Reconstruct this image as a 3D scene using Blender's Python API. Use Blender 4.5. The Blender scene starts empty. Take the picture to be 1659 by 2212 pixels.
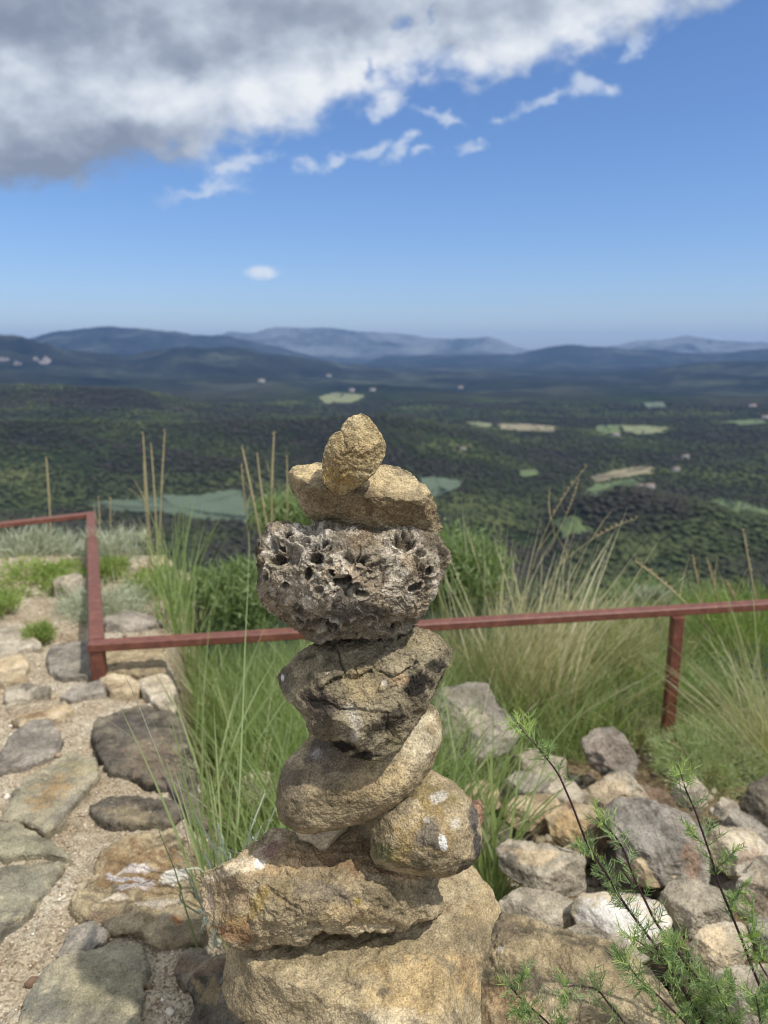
import bpy, math, random
import numpy as np
from mathutils import Vector, Matrix
random.seed(7); rng = np.random.default_rng(11)
R = math.radians
S = bpy.context.scene
COL = S.collection
# ------------------------------------------------------------------ camera
PITCH = R(12.3); FP = 1609.0; CX, CY = 829.5, 1106.0      # focal length and centre measured on a 1659 x 2212 print
CAM = np.array([0., 0., 1.0])
cd = bpy.data.cameras.new('camera'); cam = bpy.data.objects.new('camera', cd); COL.objects.link(cam)
cam.location = CAM; cam.rotation_euler = (R(90) - PITCH, 0, 0)
cd.sensor_fit = 'VERTICAL'; cd.sensor_height = 36.0; cd.lens = 36.0 * FP / 2212.0
cd.clip_start = 0.05; cd.clip_end = 120000.0
cd.dof.use_dof = True; cd.dof.focus_distance = 0.80; cd.dof.aperture_fstop = cd.lens / 4.4
S.camera = cam
S.cycles.filter_width = 1.05
S.render.resolution_x = 768; S.render.resolution_y = 1024
# ------------------------------------------------------------------ view, sun, sky
S.view_settings.view_transform = 'Standard'; S.view_settings.look = 'None'
S.view_settings.exposure = 0.2; S.view_settings.gamma = 1.0
SUN_EL, SUN_AZ = R(60), R(124)           # azimuth clockwise from +Y (the way the camera looks)
sd = Vector((math.sin(SUN_AZ) * math.cos(SUN_EL), math.cos(SUN_AZ) * math.cos(SUN_EL), math.sin(SUN_EL)))
sl = bpy.data.lights.new('sun', 'SUN'); sl.energy = 3.4; sl.angle = R(0.9); sl.color = (1.0, 0.96, 0.90)
so = bpy.data.objects.new('sun', sl); COL.objects.link(so); so.rotation_euler = sd.to_track_quat('Z', 'Y').to_euler()
so.location = (3, 1, 6)

def lin(r, g, b, k=1.0):
    f = lambda c: (c / 255 / 12.92) if c / 255 <= 0.04045 else ((c / 255 + 0.055) / 1.055) ** 2.4
    return (f(r) * k, f(g) * k, f(b) * k, 1.0)

class NT:
    """tiny node helper"""
    def __init__(s, tree): s.t = tree; s.n = tree.nodes; s.l = tree.links
    def node(s, typ, **kw):
        n = s.n.new(typ)
        for k, v in kw.items(): setattr(n, k, v)
        return n
    def put(s, sock, v):
        if hasattr(v, 'is_output') or isinstance(v, bpy.types.NodeSocket): s.l.new(v, sock)
        elif v is not None: sock.default_value = v
    def math(s, op, a, b=None, c=None, clamp=False):
        n = s.node('ShaderNodeMath', operation=op, use_clamp=clamp)
        s.put(n.inputs[0], a)
        if b is not None: s.put(n.inputs[1], b)
        if c is not None: s.put(n.inputs[2], c)
        return n.outputs[0]
    def vmath(s, op, a, b=None, scale=None):
        n = s.node('ShaderNodeVectorMath', operation=op)
        s.put(n.inputs[0], a)
        if b is not None: s.put(n.inputs[1], b)
        if scale is not None: s.put(n.inputs['Scale'], scale)
        return n.outputs['Value'] if op in ('LENGTH', 'DISTANCE', 'DOT_PRODUCT') else n.outputs[0]
    def noise(s, vec, scale, detail=4, rough=0.5, dist=0.0, out='Fac'):
        n = s.node('ShaderNodeTexNoise'); s.put(n.inputs['Vector'], vec)
        n.inputs['Scale'].default_value = scale; n.inputs['Detail'].default_value = detail
        n.inputs['Roughness'].default_value = rough; n.inputs['Distortion'].default_value = dist
        return n.outputs[out]
    def voro(s, vec, scale, feature='F1', out='Distance'):
        n = s.node('ShaderNodeTexVoronoi', feature=feature); s.put(n.inputs['Vector'], vec)
        n.inputs['Scale'].default_value = scale
        return n.outputs[out]
    def ramp(s, fac, stops, interp='LINEAR'):
        n = s.node('ShaderNodeValToRGB'); cr = n.color_ramp; cr.interpolation = interp
        while len(cr.elements) < len(stops): cr.elements.new(0.5)
        for e, (p, c) in zip(cr.elements, stops):
            e.position = p; e.color = c if len(c) == 4 else (*c, 1)
        s.put(n.inputs[0], fac); return n.outputs[0]
    def mix(s, fac, a, b, mode='MIX'):
        n = s.node('ShaderNodeMix', data_type='RGBA', blend_type=mode)
        s.put(n.inputs[0], fac); s.put(n.inputs[6], a); s.put(n.inputs[7], b)
        return n.outputs[2]
    def maprange(s, v, a, b, c=0.0, d=1.0, smooth=True):
        n = s.node('ShaderNodeMapRange', interpolation_type='SMOOTHSTEP' if smooth else 'LINEAR')
        s.put(n.inputs[0], v)
        for i, x in zip((1, 2, 3, 4), (a, b, c, d)): n.inputs[i].default_value = x
        return n.outputs[0]

def px_uw(px, py):
    """direction of a print point as slopes x/y and z/y of the world direction"""
    u = (px - CX) / FP; v = (py - CY) / FP
    dy = math.cos(PITCH) - v * math.sin(PITCH); dz = -math.sin(PITCH) - v * math.cos(PITCH)
    return u / dy, dz / dy

def make_world():
    w = bpy.data.worlds.new('World'); S.world = w; w.use_nodes = True
    t = NT(w.node_tree); t.n.clear()
    out = t.node('ShaderNodeOutputWorld'); bg = t.node('ShaderNodeBackground')
    t.l.new(bg.outputs[0], out.inputs[0]); bg.inputs['Strength'].default_value = 0.12
    sky = t.node('ShaderNodeTexSky', sky_type='NISHITA'); sky.sun_disc = False
    sky.sun_elevation = SUN_EL; sky.sun_rotation = SUN_AZ
    sky.altitude = 400; sky.air_density = 1.0; sky.dust_density = 0.6; sky.ozone_density = 1.5
    tc = t.node('ShaderNodeTexCoord'); sep = t.node('ShaderNodeSeparateXYZ'); t.l.new(tc.outputs['Generated'], sep.inputs[0])
    X, Y, Z = sep.outputs
    ys = t.math('MAXIMUM', Y, 0.08)
    U = t.math('DIVIDE', X, ys); W = t.math('DIVIDE', Z, ys)
    comb = t.node('ShaderNodeCombineXYZ'); t.l.new(U, comb.inputs[0]); t.l.new(W, comb.inputs[1]); P = comb.outputs[0]
    # stretched coordinates for cloud texture
    mp = t.vmath('MULTIPLY', P, (1.0, 1.35, 1.0))
    n_big = t.noise(mp, 4.0, 7, 0.55, 0.2)
    n_mid = t.noise(t.vmath('ADD', mp, (3.1, 1.7, 0.4)), 9.0, 7, 0.52, 0.15)
    n_off = t.noise(t.vmath('ADD', mp, (3.1 + 0.018, 1.7 + 0.022, 0.4)), 9.0, 7, 0.52, 0.15)
    n_fine = t.noise(t.vmath('ADD', mp, (9.1, 4.7, 2.4)), 26.0, 6, 0.55, 0.3)
    # lower edge of the big cloud as a function of U
    pts = [(-60, 430), (0, 425), (100, 424), (200, 406), (330, 384), (450, 350), (500, 330), (560, 312), (640, 302), (690, 268), (730, 242),
           (770, 222), (790, 192), (850, 202), (900, 192), (950, 168), (1000, 172), (1040, 192), (1090, 190), (1150, 166), (1200, 158),
           (1280, 136), (1340, 106), (1390, 82), (1412, 50), (1500, 40), (1570, -2), (1660, -70), (1800, -160)]
    u0, u1 = -0.62, 0.75
    stops = []
    for (a, b) in pts:
        uu, ww = px_uw(a, b); p = (uu - u0) / (u1 - u0); stops.append((min(max(p, 0), 1), (ww, ww, ww, 1)))
    wb = t.ramp(t.maprange(U, u0, u1, 0, 1, smooth=False), stops)
    above = t.math('SUBTRACT', W, wb)
    dens = t.math('ADD', t.math('MULTIPLY', above, 9.0), t.math('MULTIPLY', t.math('SUBTRACT', n_mid, 0.5), 0.9))
    dens = t.math('ADD', dens, t.math('MULTIPLY', t.math('SUBTRACT', n_fine, 0.5), 0.75))
    big = t.maprange(dens, -0.12, 0.34)
    # a few openings in the big cloud
    wn_ = t.node('ShaderNodeTexNoise'); t.put(wn_.inputs['Vector'], mp); wn_.inputs['Scale'].default_value = 17.0; wn_.inputs['Detail'].default_value = 5; wn_.inputs['Roughness'].default_value = .62
    PW = t.vmath('ADD', P, t.vmath('MULTIPLY', t.vmath('SUBTRACT', wn_.outputs['Color'], (.5, .5, .5)), (.085, .06, 0)))
    def ell(px, py, rx, ry, ang=0.0, soft=1.0, P=PW):
        cu, cw = px_uw(px, py); e1 = px_uw(px + rx, py); e2 = px_uw(px, py - ry)
        au = abs(e1[0] - cu); aw = abs(e2[1] - cw)
        d = t.vmath('SUBTRACT', P, (cu, cw, 0))
        if ang:
            m = t.node('ShaderNodeVectorRotate', rotation_type='Z_AXIS'); t.l.new(d, m.inputs['Vector']); m.inputs['Angle'].default_value = -R(ang); d = m.outputs[0]
        d = t.vmath('MULTIPLY', d, (1 / au, 1 / aw, 0))
        return t.math('SUBTRACT', 1.0, t.vmath('LENGTH', d))
    hole = None
    for e in [(865, 60, 40, 45, 0), (932, 30, 14, 45, -10), (800, 150, 26, 40, 20), (1355, 120, 26, 24, 0)]:
        v = ell(*e); hole = v if hole is None else t.math('MAXIMUM', hole, v)
    hole = t.maprange(t.math('ADD', hole, t.math('MULTIPLY', t.math('SUBTRACT', n_fine, 0.5), 1.6)), 0.3, 1.1, 0.0, 0.7)
    big = t.math('MULTIPLY', big, t.math('SUBTRACT', 1.0, hole))
    # wisps below it
    wis = None
    for e in [(440, 412, 105, 17, 8), (500, 375, 62, 28, 20), (545, 350, 62, 26, 10), (666, 352, 46, 22, 0), (728, 348, 34, 17, 22), (795, 325, 52, 17, 22), (868, 320, 52, 20, 25),
              (900, 300, 26, 16, 0), (925, 338, 32, 14, 10), (1032, 314, 46, 13, 16), (1090, 248, 40, 16, 0), (1180, 215, 84, 18, 20),
              (1265, 195, 36, 46, 30), (1310, 205, 42, 20, 12), (950, 255, 60, 14, -12), (1370, 110, 46, 24, 45), (840, 235, 40, 30, 20)]:
        v = ell(*e); wis = v if wis is None else t.math('MAXIMUM', wis, v)
    wis = t.maprange(t.math('ADD', wis, t.math('MULTIPLY', t.math('SUBTRACT', n_fine, 0.52), 1.6)), -0.15, 0.95, 0.0, 0.72)
    sm = t.math('ADD', t.math('MULTIPLY', t.math('MAXIMUM', ell(566, 587, 48, 20, 0, 1, P), ell(585, 583, 34, 15, 10)), 1.6), t.math('MULTIPLY', t.math('SUBTRACT', n_fine, 0.5), 2.6))
    sm = t.maprange(sm, 0.0, 1.25, 0.0, 0.85)
    tiny = t.maprange(ell(415, 672, 14, 9, 0, 1, P), 0.0, 1.0, 0.0, 0.25)
    small = t.math('MAXIMUM', t.math('MAXIMUM', wis, sm), tiny)
    # shading of the big cloud
    relief = t.math('MULTIPLY', t.math('SUBTRACT', n_mid, n_off), 1.5)
    lightv = t.math('ADD', t.math('ADD', 0.60, t.math('MULTIPLY', t.math('SUBTRACT', n_big, 0.5), 0.6)), relief)
    def blob(px, py, rx, ry, amt, ang=0):
        return t.math('MULTIPLY', t.maprange(ell(px, py, rx, ry, ang), -0.25, 1.1), amt)
    for e in [(60, 380, 420, 120, -0.62, 3), (300, 330, 330, 80, -0.25, 8), (60, 30, 420, 150, -0.50, 0), (420, 125, 260, 70, -0.42, 12), (640, 20, 260, 90, -0.30, 0),
              (60, 230, 150, 60, -0.18, 0), (1050, 55, 230, 55, -0.15, 0), (380, 180, 300, 90, 0.36, 5), (600, 235, 300, 90, 0.34, 12), (950, 140, 340, 90, 0.36, 8), (1300, 40, 300, 80, 0.30, 18)]:
        lightv = t.math('ADD', lightv, blob(*e))
    ccol = t.ramp(lightv, [(0.0, lin(138, 149, 168)), (0.3, lin(160, 170, 187)), (0.55, lin(188, 198, 212)), (0.78, lin(216, 223, 233)), (1.0, lin(240, 243, 247))])
    gain = 1.0 / 0.12 / 1.149
    ccol = t.mix(1.0, ccol, (gain, gain, gain, 1), 'MULTIPLY')
    wcol = t.mix(1.0, t.ramp(n_mid, [(0.3, lin(190, 206, 230)), (0.65, lin(232, 238, 246))]), (gain, gain, gain, 1), 'MULTIPLY')
    front = t.maprange(Y, 0.08, 0.3)
    # measured clear-sky colour keeps the Nishita gradient and nudges its hue
    skyc = t.mix(1.0, sky.outputs[0], SKY_TINT, 'MULTIPLY')
    hz = t.maprange(W, -0.06, 0.26)
    skyc = t.mix(1.0, skyc, t.mix(hz, HZ_LOW, HZ_HIGH), 'MULTIPLY')
    c = t.mix(t.math('MULTIPLY', small, front), skyc, wcol)
    c = t.mix(t.math('MULTIPLY', big, front), c, ccol)
    # unseen bright cloud added overhead and behind to raise the ambient light
    n_o = t.noise(tc.outputs['Generated'], 3.0, 6, .55)
    over = t.math('MULTIPLY', t.maprange(n_o, .40, .56), t.math('MAXIMUM', t.maprange(Z, .56, .72), t.math('MULTIPLY', t.maprange(Y, .05, -.2), t.maprange(Z, .02, .25))))
    c = t.mix(over, c, (9.5, 9.7, 10.0, 1))
    t.l.new(c, bg.inputs['Color'])
SKY_TINT = (1.0, 1.0, 1.0, 1); HZ_LOW = (.68, .74, .94, 1); HZ_HIGH = (.60, .77, 1.02, 1)
make_world()

# ------------------------------------------------------------------ geometry of the view
cp, sp = math.cos(PITCH), math.sin(PITCH)
def ray(px, py):
    u = (np.asarray(px, float) - CX) / FP; v = (np.asarray(py, float) - CY) / FP
    return np.stack([u, cp - v * sp, -sp - v * cp], -1)
def at_D(px, py, D): return CAM + ray(px, py) * np.asarray(D)[..., None]
def at_z(px, py, z):
    r = ray(px, py); return CAM + r * ((z - CAM[2]) / r[..., 2])[..., None]
def at_y(px, py, y):
    r = ray(px, py); return CAM + r * (y / r[..., 1])[..., None]

# ------------------------------------------------------------------ numpy noise
def _h(ix, iy, iz, seed):
    h = (ix.astype(np.int64) * 374761393 + iy.astype(np.int64) * 668265263 + iz.astype(np.int64) * 2147483647 + seed * 974634777) & 0xffffffff
    h = ((h ^ (h >> 13)) * 1274126177) & 0xffffffff
    h = ((h ^ (h >> 16)) * 2246822519) & 0xffffffff
    return (h ^ (h >> 15)) & 0xffffffff
def gnoise(P, seed=0):
    P = np.asarray(P, float); i = np.floor(P).astype(np.int64); f = P - i
    u = f * f * f * (f * (f * 6 - 15) + 10); r = 0
    for dx in (0, 1):
        wx = u[:, 0] if dx else 1 - u[:, 0]
        for dy in (0, 1):
            wy = u[:, 1] if dy else 1 - u[:, 1]
            for dz in (0, 1):
                wz = u[:, 2] if dz else 1 - u[:, 2]
                h = _h(i[:, 0] + dx, i[:, 1] + dy, i[:, 2] + dz, seed)
                gx = ((h & 255) / 127.5 - 1); gy = (((h >> 8) & 255) / 127.5 - 1); gz = (((h >> 16) & 255) / 127.5 - 1)
                r = r + wx * wy * wz * (gx * (f[:, 0] - dx) + gy * (f[:, 1] - dy) + gz * (f[:, 2] - dz))
    return r * 1.1
def fbm(P, oct=4, gain=0.5, seed=0, ridged=False):
    a = 1.0; s = 0; q = np.array(P, float)
    for o in range(oct):
        n = gnoise(q, seed + o * 17)
        if ridged: n = 1 - 2.2 * np.abs(n) ; n = n - 0.5
        s = s + a * n; a *= gain; q = q * 2.03 + 5.3
    return s
def worley(P, seed=0):
    i = np.floor(P).astype(np.int64); f = P - i; best = np.full(len(P), 9.0); b2 = np.full(len(P), 9.0)
    for dx in (-1, 0, 1):
        for dy in (-1, 0, 1):
            for dz in (-1, 0, 1):
                h = _h(i[:, 0] + dx, i[:, 1] + dy, i[:, 2] + dz, seed)
                qx = dx + (h & 255) / 255. - f[:, 0]; qy = dy + ((h >> 8) & 255) / 255. - f[:, 1]; qz = dz + ((h >> 16) & 255) / 255. - f[:, 2]
                d = np.sqrt(qx * qx + qy * qy + qz * qz)
                b2 = np.minimum(b2, np.maximum(best, d)); best = np.minimum(best, d)
    return best, b2
def sstep(a, b, x):
    t = np.clip((x - a) / (b - a), 0, 1); return t * t * (3 - 2 * t)

# ------------------------------------------------------------------ mesh building
def mesh(name, V, quads=None, tris=None, mat=None, smooth=True, attrs=None, colattrs=None):
    me = bpy.data.meshes.new(name); V = np.ascontiguousarray(V, np.float32)
    nq = 0 if quads is None else len(quads); ntr = 0 if tris is None else len(tris)
    me.vertices.add(len(V)); me.vertices.foreach_set('co', V.ravel())
    li = []
    if nq: li.append(np.asarray(quads, np.int32).ravel())
    if ntr: li.append(np.asarray(tris, np.int32).ravel())
    li = np.concatenate(li); me.loops.add(len(li)); me.loops.foreach_set('vertex_index', li)
    me.polygons.add(nq + ntr)
    st = np.concatenate([np.arange(nq, dtype=np.int32) * 4, nq * 4 + np.arange(ntr, dtype=np.int32) * 3]).astype(np.int32)
    me.polygons.foreach_set('loop_start', st)
    if smooth: me.polygons.foreach_set('use_smooth', np.ones(nq + ntr, bool))
    me.update(calc_edges=True); me.validate()
    for k, a in (attrs or {}).items():
        at = me.attributes.new(k, 'FLOAT', 'POINT'); at.data.foreach_set('value', np.asarray(a, np.float32))
    for k, a in (colattrs or {}).items():
        at = me.color_attributes.new(k, 'FLOAT_COLOR', 'POINT'); at.data.foreach_set('color', np.asarray(a, np.float32).ravel())
    if mat: me.materials.append(mat)
    return me
def link(name, me, parent=None, loc=None):
    o = bpy.data.objects.new(name, me); COL.objects.link(o)
    if loc is not None: o.location = loc
    if parent is not None: o.parent = parent
    return o
def tag(o, label, cat, group=None, kind=None):
    o['label'] = label; o['category'] = cat
    if group: o['group'] = group
    if kind: o['kind'] = kind
    return o
def thing(name, label, cat, loc=(0, 0, 0), group=None):
    return tag(link(name, None, None, loc), label, cat, group)
def struct(o): o['kind'] = 'structure'; return o
def gridfaces(n, m, wrap=False):
    """quads of an n x m vertex grid (m wraps if asked)"""
    i = np.arange(n - 1)[:, None]; j = np.arange(m if wrap else m - 1)[None, :]; j2 = (j + 1) % m
    a = i * m + j; b = i * m + j2; c = (i + 1) * m + j2; d = (i + 1) * m + j
    return np.stack([a, b, c, d], -1).reshape(-1, 4)

# ------------------------------------------------------------------ materials
def newmat(name):
    m = bpy.data.materials.new(name); m.use_nodes = True; t = NT(m.node_tree)
    return m, t, t.n['Principled BSDF']
def rockmat(name, c, grain=0.5, stain=None, stain_amt=0.0, lichen=0.0, scale=1.0, bump=0.5, strat=0.0, speck=0.35):
    m, t, b = newmat(name)
    tc = t.node('ShaderNodeTexCoord'); oi = t.node('ShaderNodeObjectInfo')
    off = t.vmath('SCALE', (13.1, 7.7, 5.3), scale=oi.outputs['Random'])
    p = t.vmath('ADD', tc.outputs['Object'], off)
    n1 = t.noise(p, 14 * scale, 7, 0.62, 0.3)
    col = t.ramp(n1, [(0.28, c[0]), (0.48, c[1]), (0.68, c[2])])
    n2 = t.noise(p, 90 * scale, 6, 0.65)
    n3 = t.noise(t.vmath('ADD', p, (3, 1, 2)), 420 * scale, 3, 0.6)
    n4 = t.voro(p, 520 * scale)
    g = t.math('ADD', t.math('MULTIPLY', t.math('SUBTRACT', n2, 0.5), 2.3 * grain), t.math('MULTIPLY', t.math('SUBTRACT', n3, 0.5), 6.0 * speck))
    if stain is not None:
        ns = t.noise(t.vmath('ADD', p, (9, 4, 7)), 9 * scale, 9, 0.7, 0.6)
        fs = t.maprange(ns, 0.62 - stain_amt * 0.25, 0.72 - stain_amt * 0.18, 0, 0.85)
        col = t.mix(fs, col, stain)
    if lichen > 0:
        nl = t.noise(t.vmath('ADD', p, (2, 8, 5)), 34 * scale, 7, 0.7, 0.8)
        fl = t.maprange(nl, 0.70 - lichen * 0.14, 0.76 - lichen * 0.12, 0, 0.75)
        col = t.mix(fl, col, lin(206, 198, 184))
    at = t.node('ShaderNodeAttribute', attribute_name='tint')
    col = t.mix(at.outputs['Alpha'], col, at.outputs['Color'])
    mul = t.math('ADD', 1.0, g, clamp=False); mul = t.math('MAXIMUM', mul, 0.25)
    nl_ = t.noise(t.vmath('ADD', p, (5, 5, 1)), 26 * scale, 5, .6, .4); mul = t.math('MULTIPLY', mul, t.maprange(nl_, .3, .7, .72, 1.22)); mul = t.math('MULTIPLY', mul, t.math('SUBTRACT', 1.0, t.math('MULTIPLY', t.maprange(t.noise(t.vmath('ADD', p, (1, 6, 2)), 170 * scale, 4, .7), .60, .70), .45)))
    cm = t.node('ShaderNodeCombineXYZ')
    for i in range(3): t.l.new(mul, cm.inputs[i])
    col = t.mix(1.0, col, cm.outputs[0], 'MULTIPLY')
    t.l.new(col, b.inputs['Base Color']); b.inputs['Roughness'].default_value = 0.92
    b.inputs['Specular IOR Level'].default_value = 0.18
    h = t.math('ADD', t.math('MULTIPLY', n2, 1.0), t.math('MULTIPLY', n3, 0.35)); h = t.math('ADD', h, t.math('MULTIPLY', n4, 0.15))
    bp = t.node('ShaderNodeBump'); bp.inputs['Strength'].default_value = bump; bp.inputs['Distance'].default_value = 0.010 / scale
    t.l.new(h, bp.inputs['Height']); t.l.new(bp.outputs[0], b.inputs['Normal'])
    return m
def leafmat(name, c0, c1, c2, trans=0.35, rough=0.6):
    m, t, b = newmat(name)
    av = t.node('ShaderNodeAttribute', attribute_name='var').outputs['Fac']
    col = t.ramp(av, [(0.0, c0), (0.5, c1), (1.0, c2)])
    at = t.node('ShaderNodeAttribute', attribute_name='t').outputs['Fac']
    t.l.new(col, b.inputs['Base Color']); b.inputs['Roughness'].default_value = rough
    b.inputs['Specular IOR Level'].default_value = 0.25
    tr = t.node('ShaderNodeBsdfTranslucent'); t.l.new(t.mix(1.0, col, (1.15, 1.2, 0.7, 1), 'MULTIPLY'), tr.inputs[0])
    mx = t.node('ShaderNodeMixShader'); mx.inputs[0].default_value = trans
    t.l.new(b.outputs[0], mx.inputs[1]); t.l.new(tr.outputs[0], mx.inputs[2])
    t.l.new(mx.outputs[0], t.n['Material Output'].inputs['Surface'])
    return m

# ------------------------------------------------------------------ the stone builder
def outline_R(P2, nth, rough=0.0, seed=0):
    """radius of a closed outline around the origin for nth directions"""
    P2 = np.asarray(P2, float); Q = np.roll(P2, -1, 0); out = []
    for a, b in zip(P2, Q):
        k = 24; tt = np.arange(k)[:, None] / k; out.append(a + (b - a) * tt)
    B = np.concatenate(out)
    # light smoothing of the corners
    K = 3; B = sum(np.roll(B, s, 0) for s in range(-K, K + 1)) / (2 * K + 1)
    th = np.arctan2(B[:, 1], B[:, 0]); r = np.hypot(B[:, 0], B[:, 1])
    o = np.argsort(th); th = th[o]; r = r[o]
    T = np.linspace(-math.pi, math.pi, nth, endpoint=False)
    return T, np.interp(T, np.r_[th - 2 * math.pi, th, th + 2 * math.pi], np.r_[r, r, r])

def stone(name, label, outline, D=None, z=None, y=None, Tf=0.06, Tb=0.08, p=2.4, faces=(), nth=240, nfr=90, nbk=30,
          disp=((30, 0.004, 4), (120, 0.0012, 3)), k=0.004, wob=0.004, mat=None, tints=(), cracks=(), pits=None, seed=1,
          group=None, cat='stone', flat=False, objname=None, wobf=25.0, ridge=None):
    ol = np.asarray(outline, float); c2 = (ol.max(0) + ol.min(0)) / 2; c2 = 0.5 * c2 + 0.5 * ol.mean(0)
    if flat:                                   # lies in the ground: the outline is drawn on its top
        C = at_z(c2[0], c2[1], z); W = np.array([0, 0, -1.]); U = np.array([1., 0, 0]); Vv = np.array([0, 1., 0])
    else:
        C = at_D(c2[0], c2[1], D) if D is not None else at_y(c2[0], c2[1], y)
        W = C - CAM; W /= np.linalg.norm(W); U = np.cross(W, [0, 0, 1.]); U /= np.linalg.norm(U); Vv = np.cross(U, W)
    def to2(px, py):
        r = ray(px, py); tt = ((C - CAM) @ W) / (r @ W); q = CAM + r * tt[..., None] - C
        return np.stack([q @ U, q @ Vv], -1)
    P2 = to2(ol[:, 0], ol[:, 1])
    T, Rr = outline_R(P2, nth)
    if flat: Rr = Rr * (1 + .07 * fbm(np.stack([np.cos(T) * 2.2, np.sin(T) * 2.2, T * 0], -1), 4, .6, seed))
    size = Rr.mean()
    tf = np.linspace(0, 1, nfr + 1)[1:]; rf = np.sin(tf * math.pi / 2) ** 0.9
    tb = np.linspace(1, 0, nbk + 1)[1:-1]; rb = np.sin(tb * math.pi / 2)
    rho = np.concatenate([rf, rb]); isf = np.concatenate([np.ones(nfr, bool), np.zeros(len(rb), bool)])
    RHO = rho[:, None]; A = Rr[None] * RHO * np.cos(T)[None]; B = Rr[None] * RHO * np.sin(T)[None]
    prof = (1 - np.clip(RHO, 0, 1) ** p) ** (1 / p) * np.ones_like(A)
    Wd = np.where(isf[:, None], -Tf * prof, Tb * prof)
    flatP = np.stack([A, B, np.zeros_like(A)], -1).reshape(-1, 3)
    wn = lambda i: (fbm(flatP * wobf + i * 7.7, 4, 0.55, seed + 3 * i) * wob).reshape(A.shape)
    fr = Wd.copy()
    for i, (fx, fy, w0, su, sv) in enumerate(faces):
        q = to2(np.array([fx]), np.array([fy]))[0]
        fv = w0 + su * (A - q[0]) + sv * (B - q[1]) + wn(i)
        d = (fv - fr) / k
        fr = fr + k * np.logaddexp(0, np.clip(d, -40, 400))
    if len(faces):
        limb = fr[nfr - 1]
        fr = np.where(isf[:, None], fr, 0)
        back = Wd + limb[None] * RHO ** 3 * 1.0
        back = np.maximum(back, limb[None] * RHO ** 3 * 0 + Wd)
        mn = fr.max() + 0.01
        back = back + (np.clip(mn - Tb, 0, None)) * (1 - RHO ** 2)
        Wd = np.where(isf[:, None], fr, back)
    G = A[..., None] * U + B[..., None] * Vv + Wd[..., None] * W          # local to C
    dth = np.roll(G, -1, 1) - np.roll(G, 1, 1); dr = np.gradient(G, axis=0)
    N = np.cross(dr, dth); N /= (np.linalg.norm(N, axis=-1, keepdims=True) + 1e-12)
    if np.sum(N[:nfr] @ W) > 0: N = -N
    N[0] = -W; N[-1] = W
    Gf = G.reshape(-1, 3); dsp = np.zeros(len(Gf)); q0 = Gf + seed * 3.17
    for (fq, am, oc) in disp: dsp += am * fbm(q0 * fq, oc, 0.55, seed)
    if ridge: dsp += ridge[1] * fbm(q0 * ridge[0], 4, 0.55, seed + 5, ridged=True)
    tint = np.zeros((len(Gf), 4)); tint[:, :3] = 0.3
    # print position of every vertex, for placing cracks, stains and painted light and shade on the face they are seen on
    rel = Gf + C - CAM; zc = rel[:, 1] * cp - rel[:, 2] * sp; PX = CX + FP * rel[:, 0] / zc; PY = CY - FP * (rel[:, 1] * sp + rel[:, 2] * cp) / zc
    frm = np.repeat(isf, nth)
    if pits is not None:
        d2, tt = pits(Gf, q0, PX, PY, seed); dsp += d2
        tint[:, :3] = tt[:, :3]; tint[:, 3] = tt[:, 3]
    nz = fbm(q0 * 45, 5, 0.6, seed + 9)
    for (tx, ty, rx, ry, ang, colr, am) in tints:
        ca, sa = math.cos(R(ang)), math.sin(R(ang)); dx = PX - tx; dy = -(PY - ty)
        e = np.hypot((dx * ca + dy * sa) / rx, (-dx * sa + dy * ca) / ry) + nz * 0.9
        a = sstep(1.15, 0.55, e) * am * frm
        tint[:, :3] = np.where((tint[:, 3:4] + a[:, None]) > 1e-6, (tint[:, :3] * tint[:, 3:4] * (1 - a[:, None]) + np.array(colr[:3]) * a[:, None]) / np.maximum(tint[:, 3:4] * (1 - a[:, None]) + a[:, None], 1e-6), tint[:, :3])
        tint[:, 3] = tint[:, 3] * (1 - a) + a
    for (pl, wd, dp) in cracks:
        jx = fbm(np.stack([PX, PY, PX * 0], -1) / 9.0, 3, 0.6, seed + 4) * 3.5; jy = fbm(np.stack([PY, PX, PX * 0 + 4], -1) / 9.0, 3, 0.6, seed + 6) * 3.5
        best = np.full(len(Gf), 1e9)
        for (x0, y0), (x1, y1) in zip(pl[:-1], pl[1:]):
            vx, vy = x1 - x0, y1 - y0; tt = np.clip(((PX + jx - x0) * vx + (PY + jy - y0) * vy) / (vx * vx + vy * vy), 0, 1)
            best = np.minimum(best, np.hypot(PX + jx - x0 - tt * vx, PY + jy - y0 - tt * vy))
        s = np.exp(-(best / wd) ** 2) * frm; dsp -= dp * s
    Gf = Gf + N.reshape(-1, 3) * dsp[:, None]
    nr = len(rho); V = np.concatenate([Gf, (Gf[:nth].mean(0))[None], (Gf[-nth:].mean(0) + W * 0.0005)[None]])
    quads = gridfaces(nr, nth, True)[:, ::-1]
    j = np.arange(nth); j2 = (j + 1) % nth; c0 = nr * nth
    tris = np.concatenate([np.stack([np.full(nth, c0), j2, j], -1)[:, ::-1][:, ::-1], np.stack([np.full(nth, c0 + 1), (nr - 1) * nth + j, (nr - 1) * nth + j2], -1)])
    # orient outward
    a, b_, c_ = V[quads[0, 0]], V[quads[0, 1]], V[quads[0, 2]]
    if np.dot(np.cross(b_ - a, c_ - a), -W) < 0: quads = quads[:, ::-1]
    a, b_, c_ = V[tris[0, 0]], V[tris[0, 1]], V[tris[0, 2]]
    if np.dot(np.cross(b_ - a, c_ - a), -W) < 0: tris = tris[:, ::-1]
    tint = np.concatenate([tint, tint[:1], tint[-1:]])
    me = mesh(name, V, quads, tris, mat, True, colattrs={'tint': tint})
    o = link(name, me, None, C); tag(o, label, cat, group)
    return o

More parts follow.
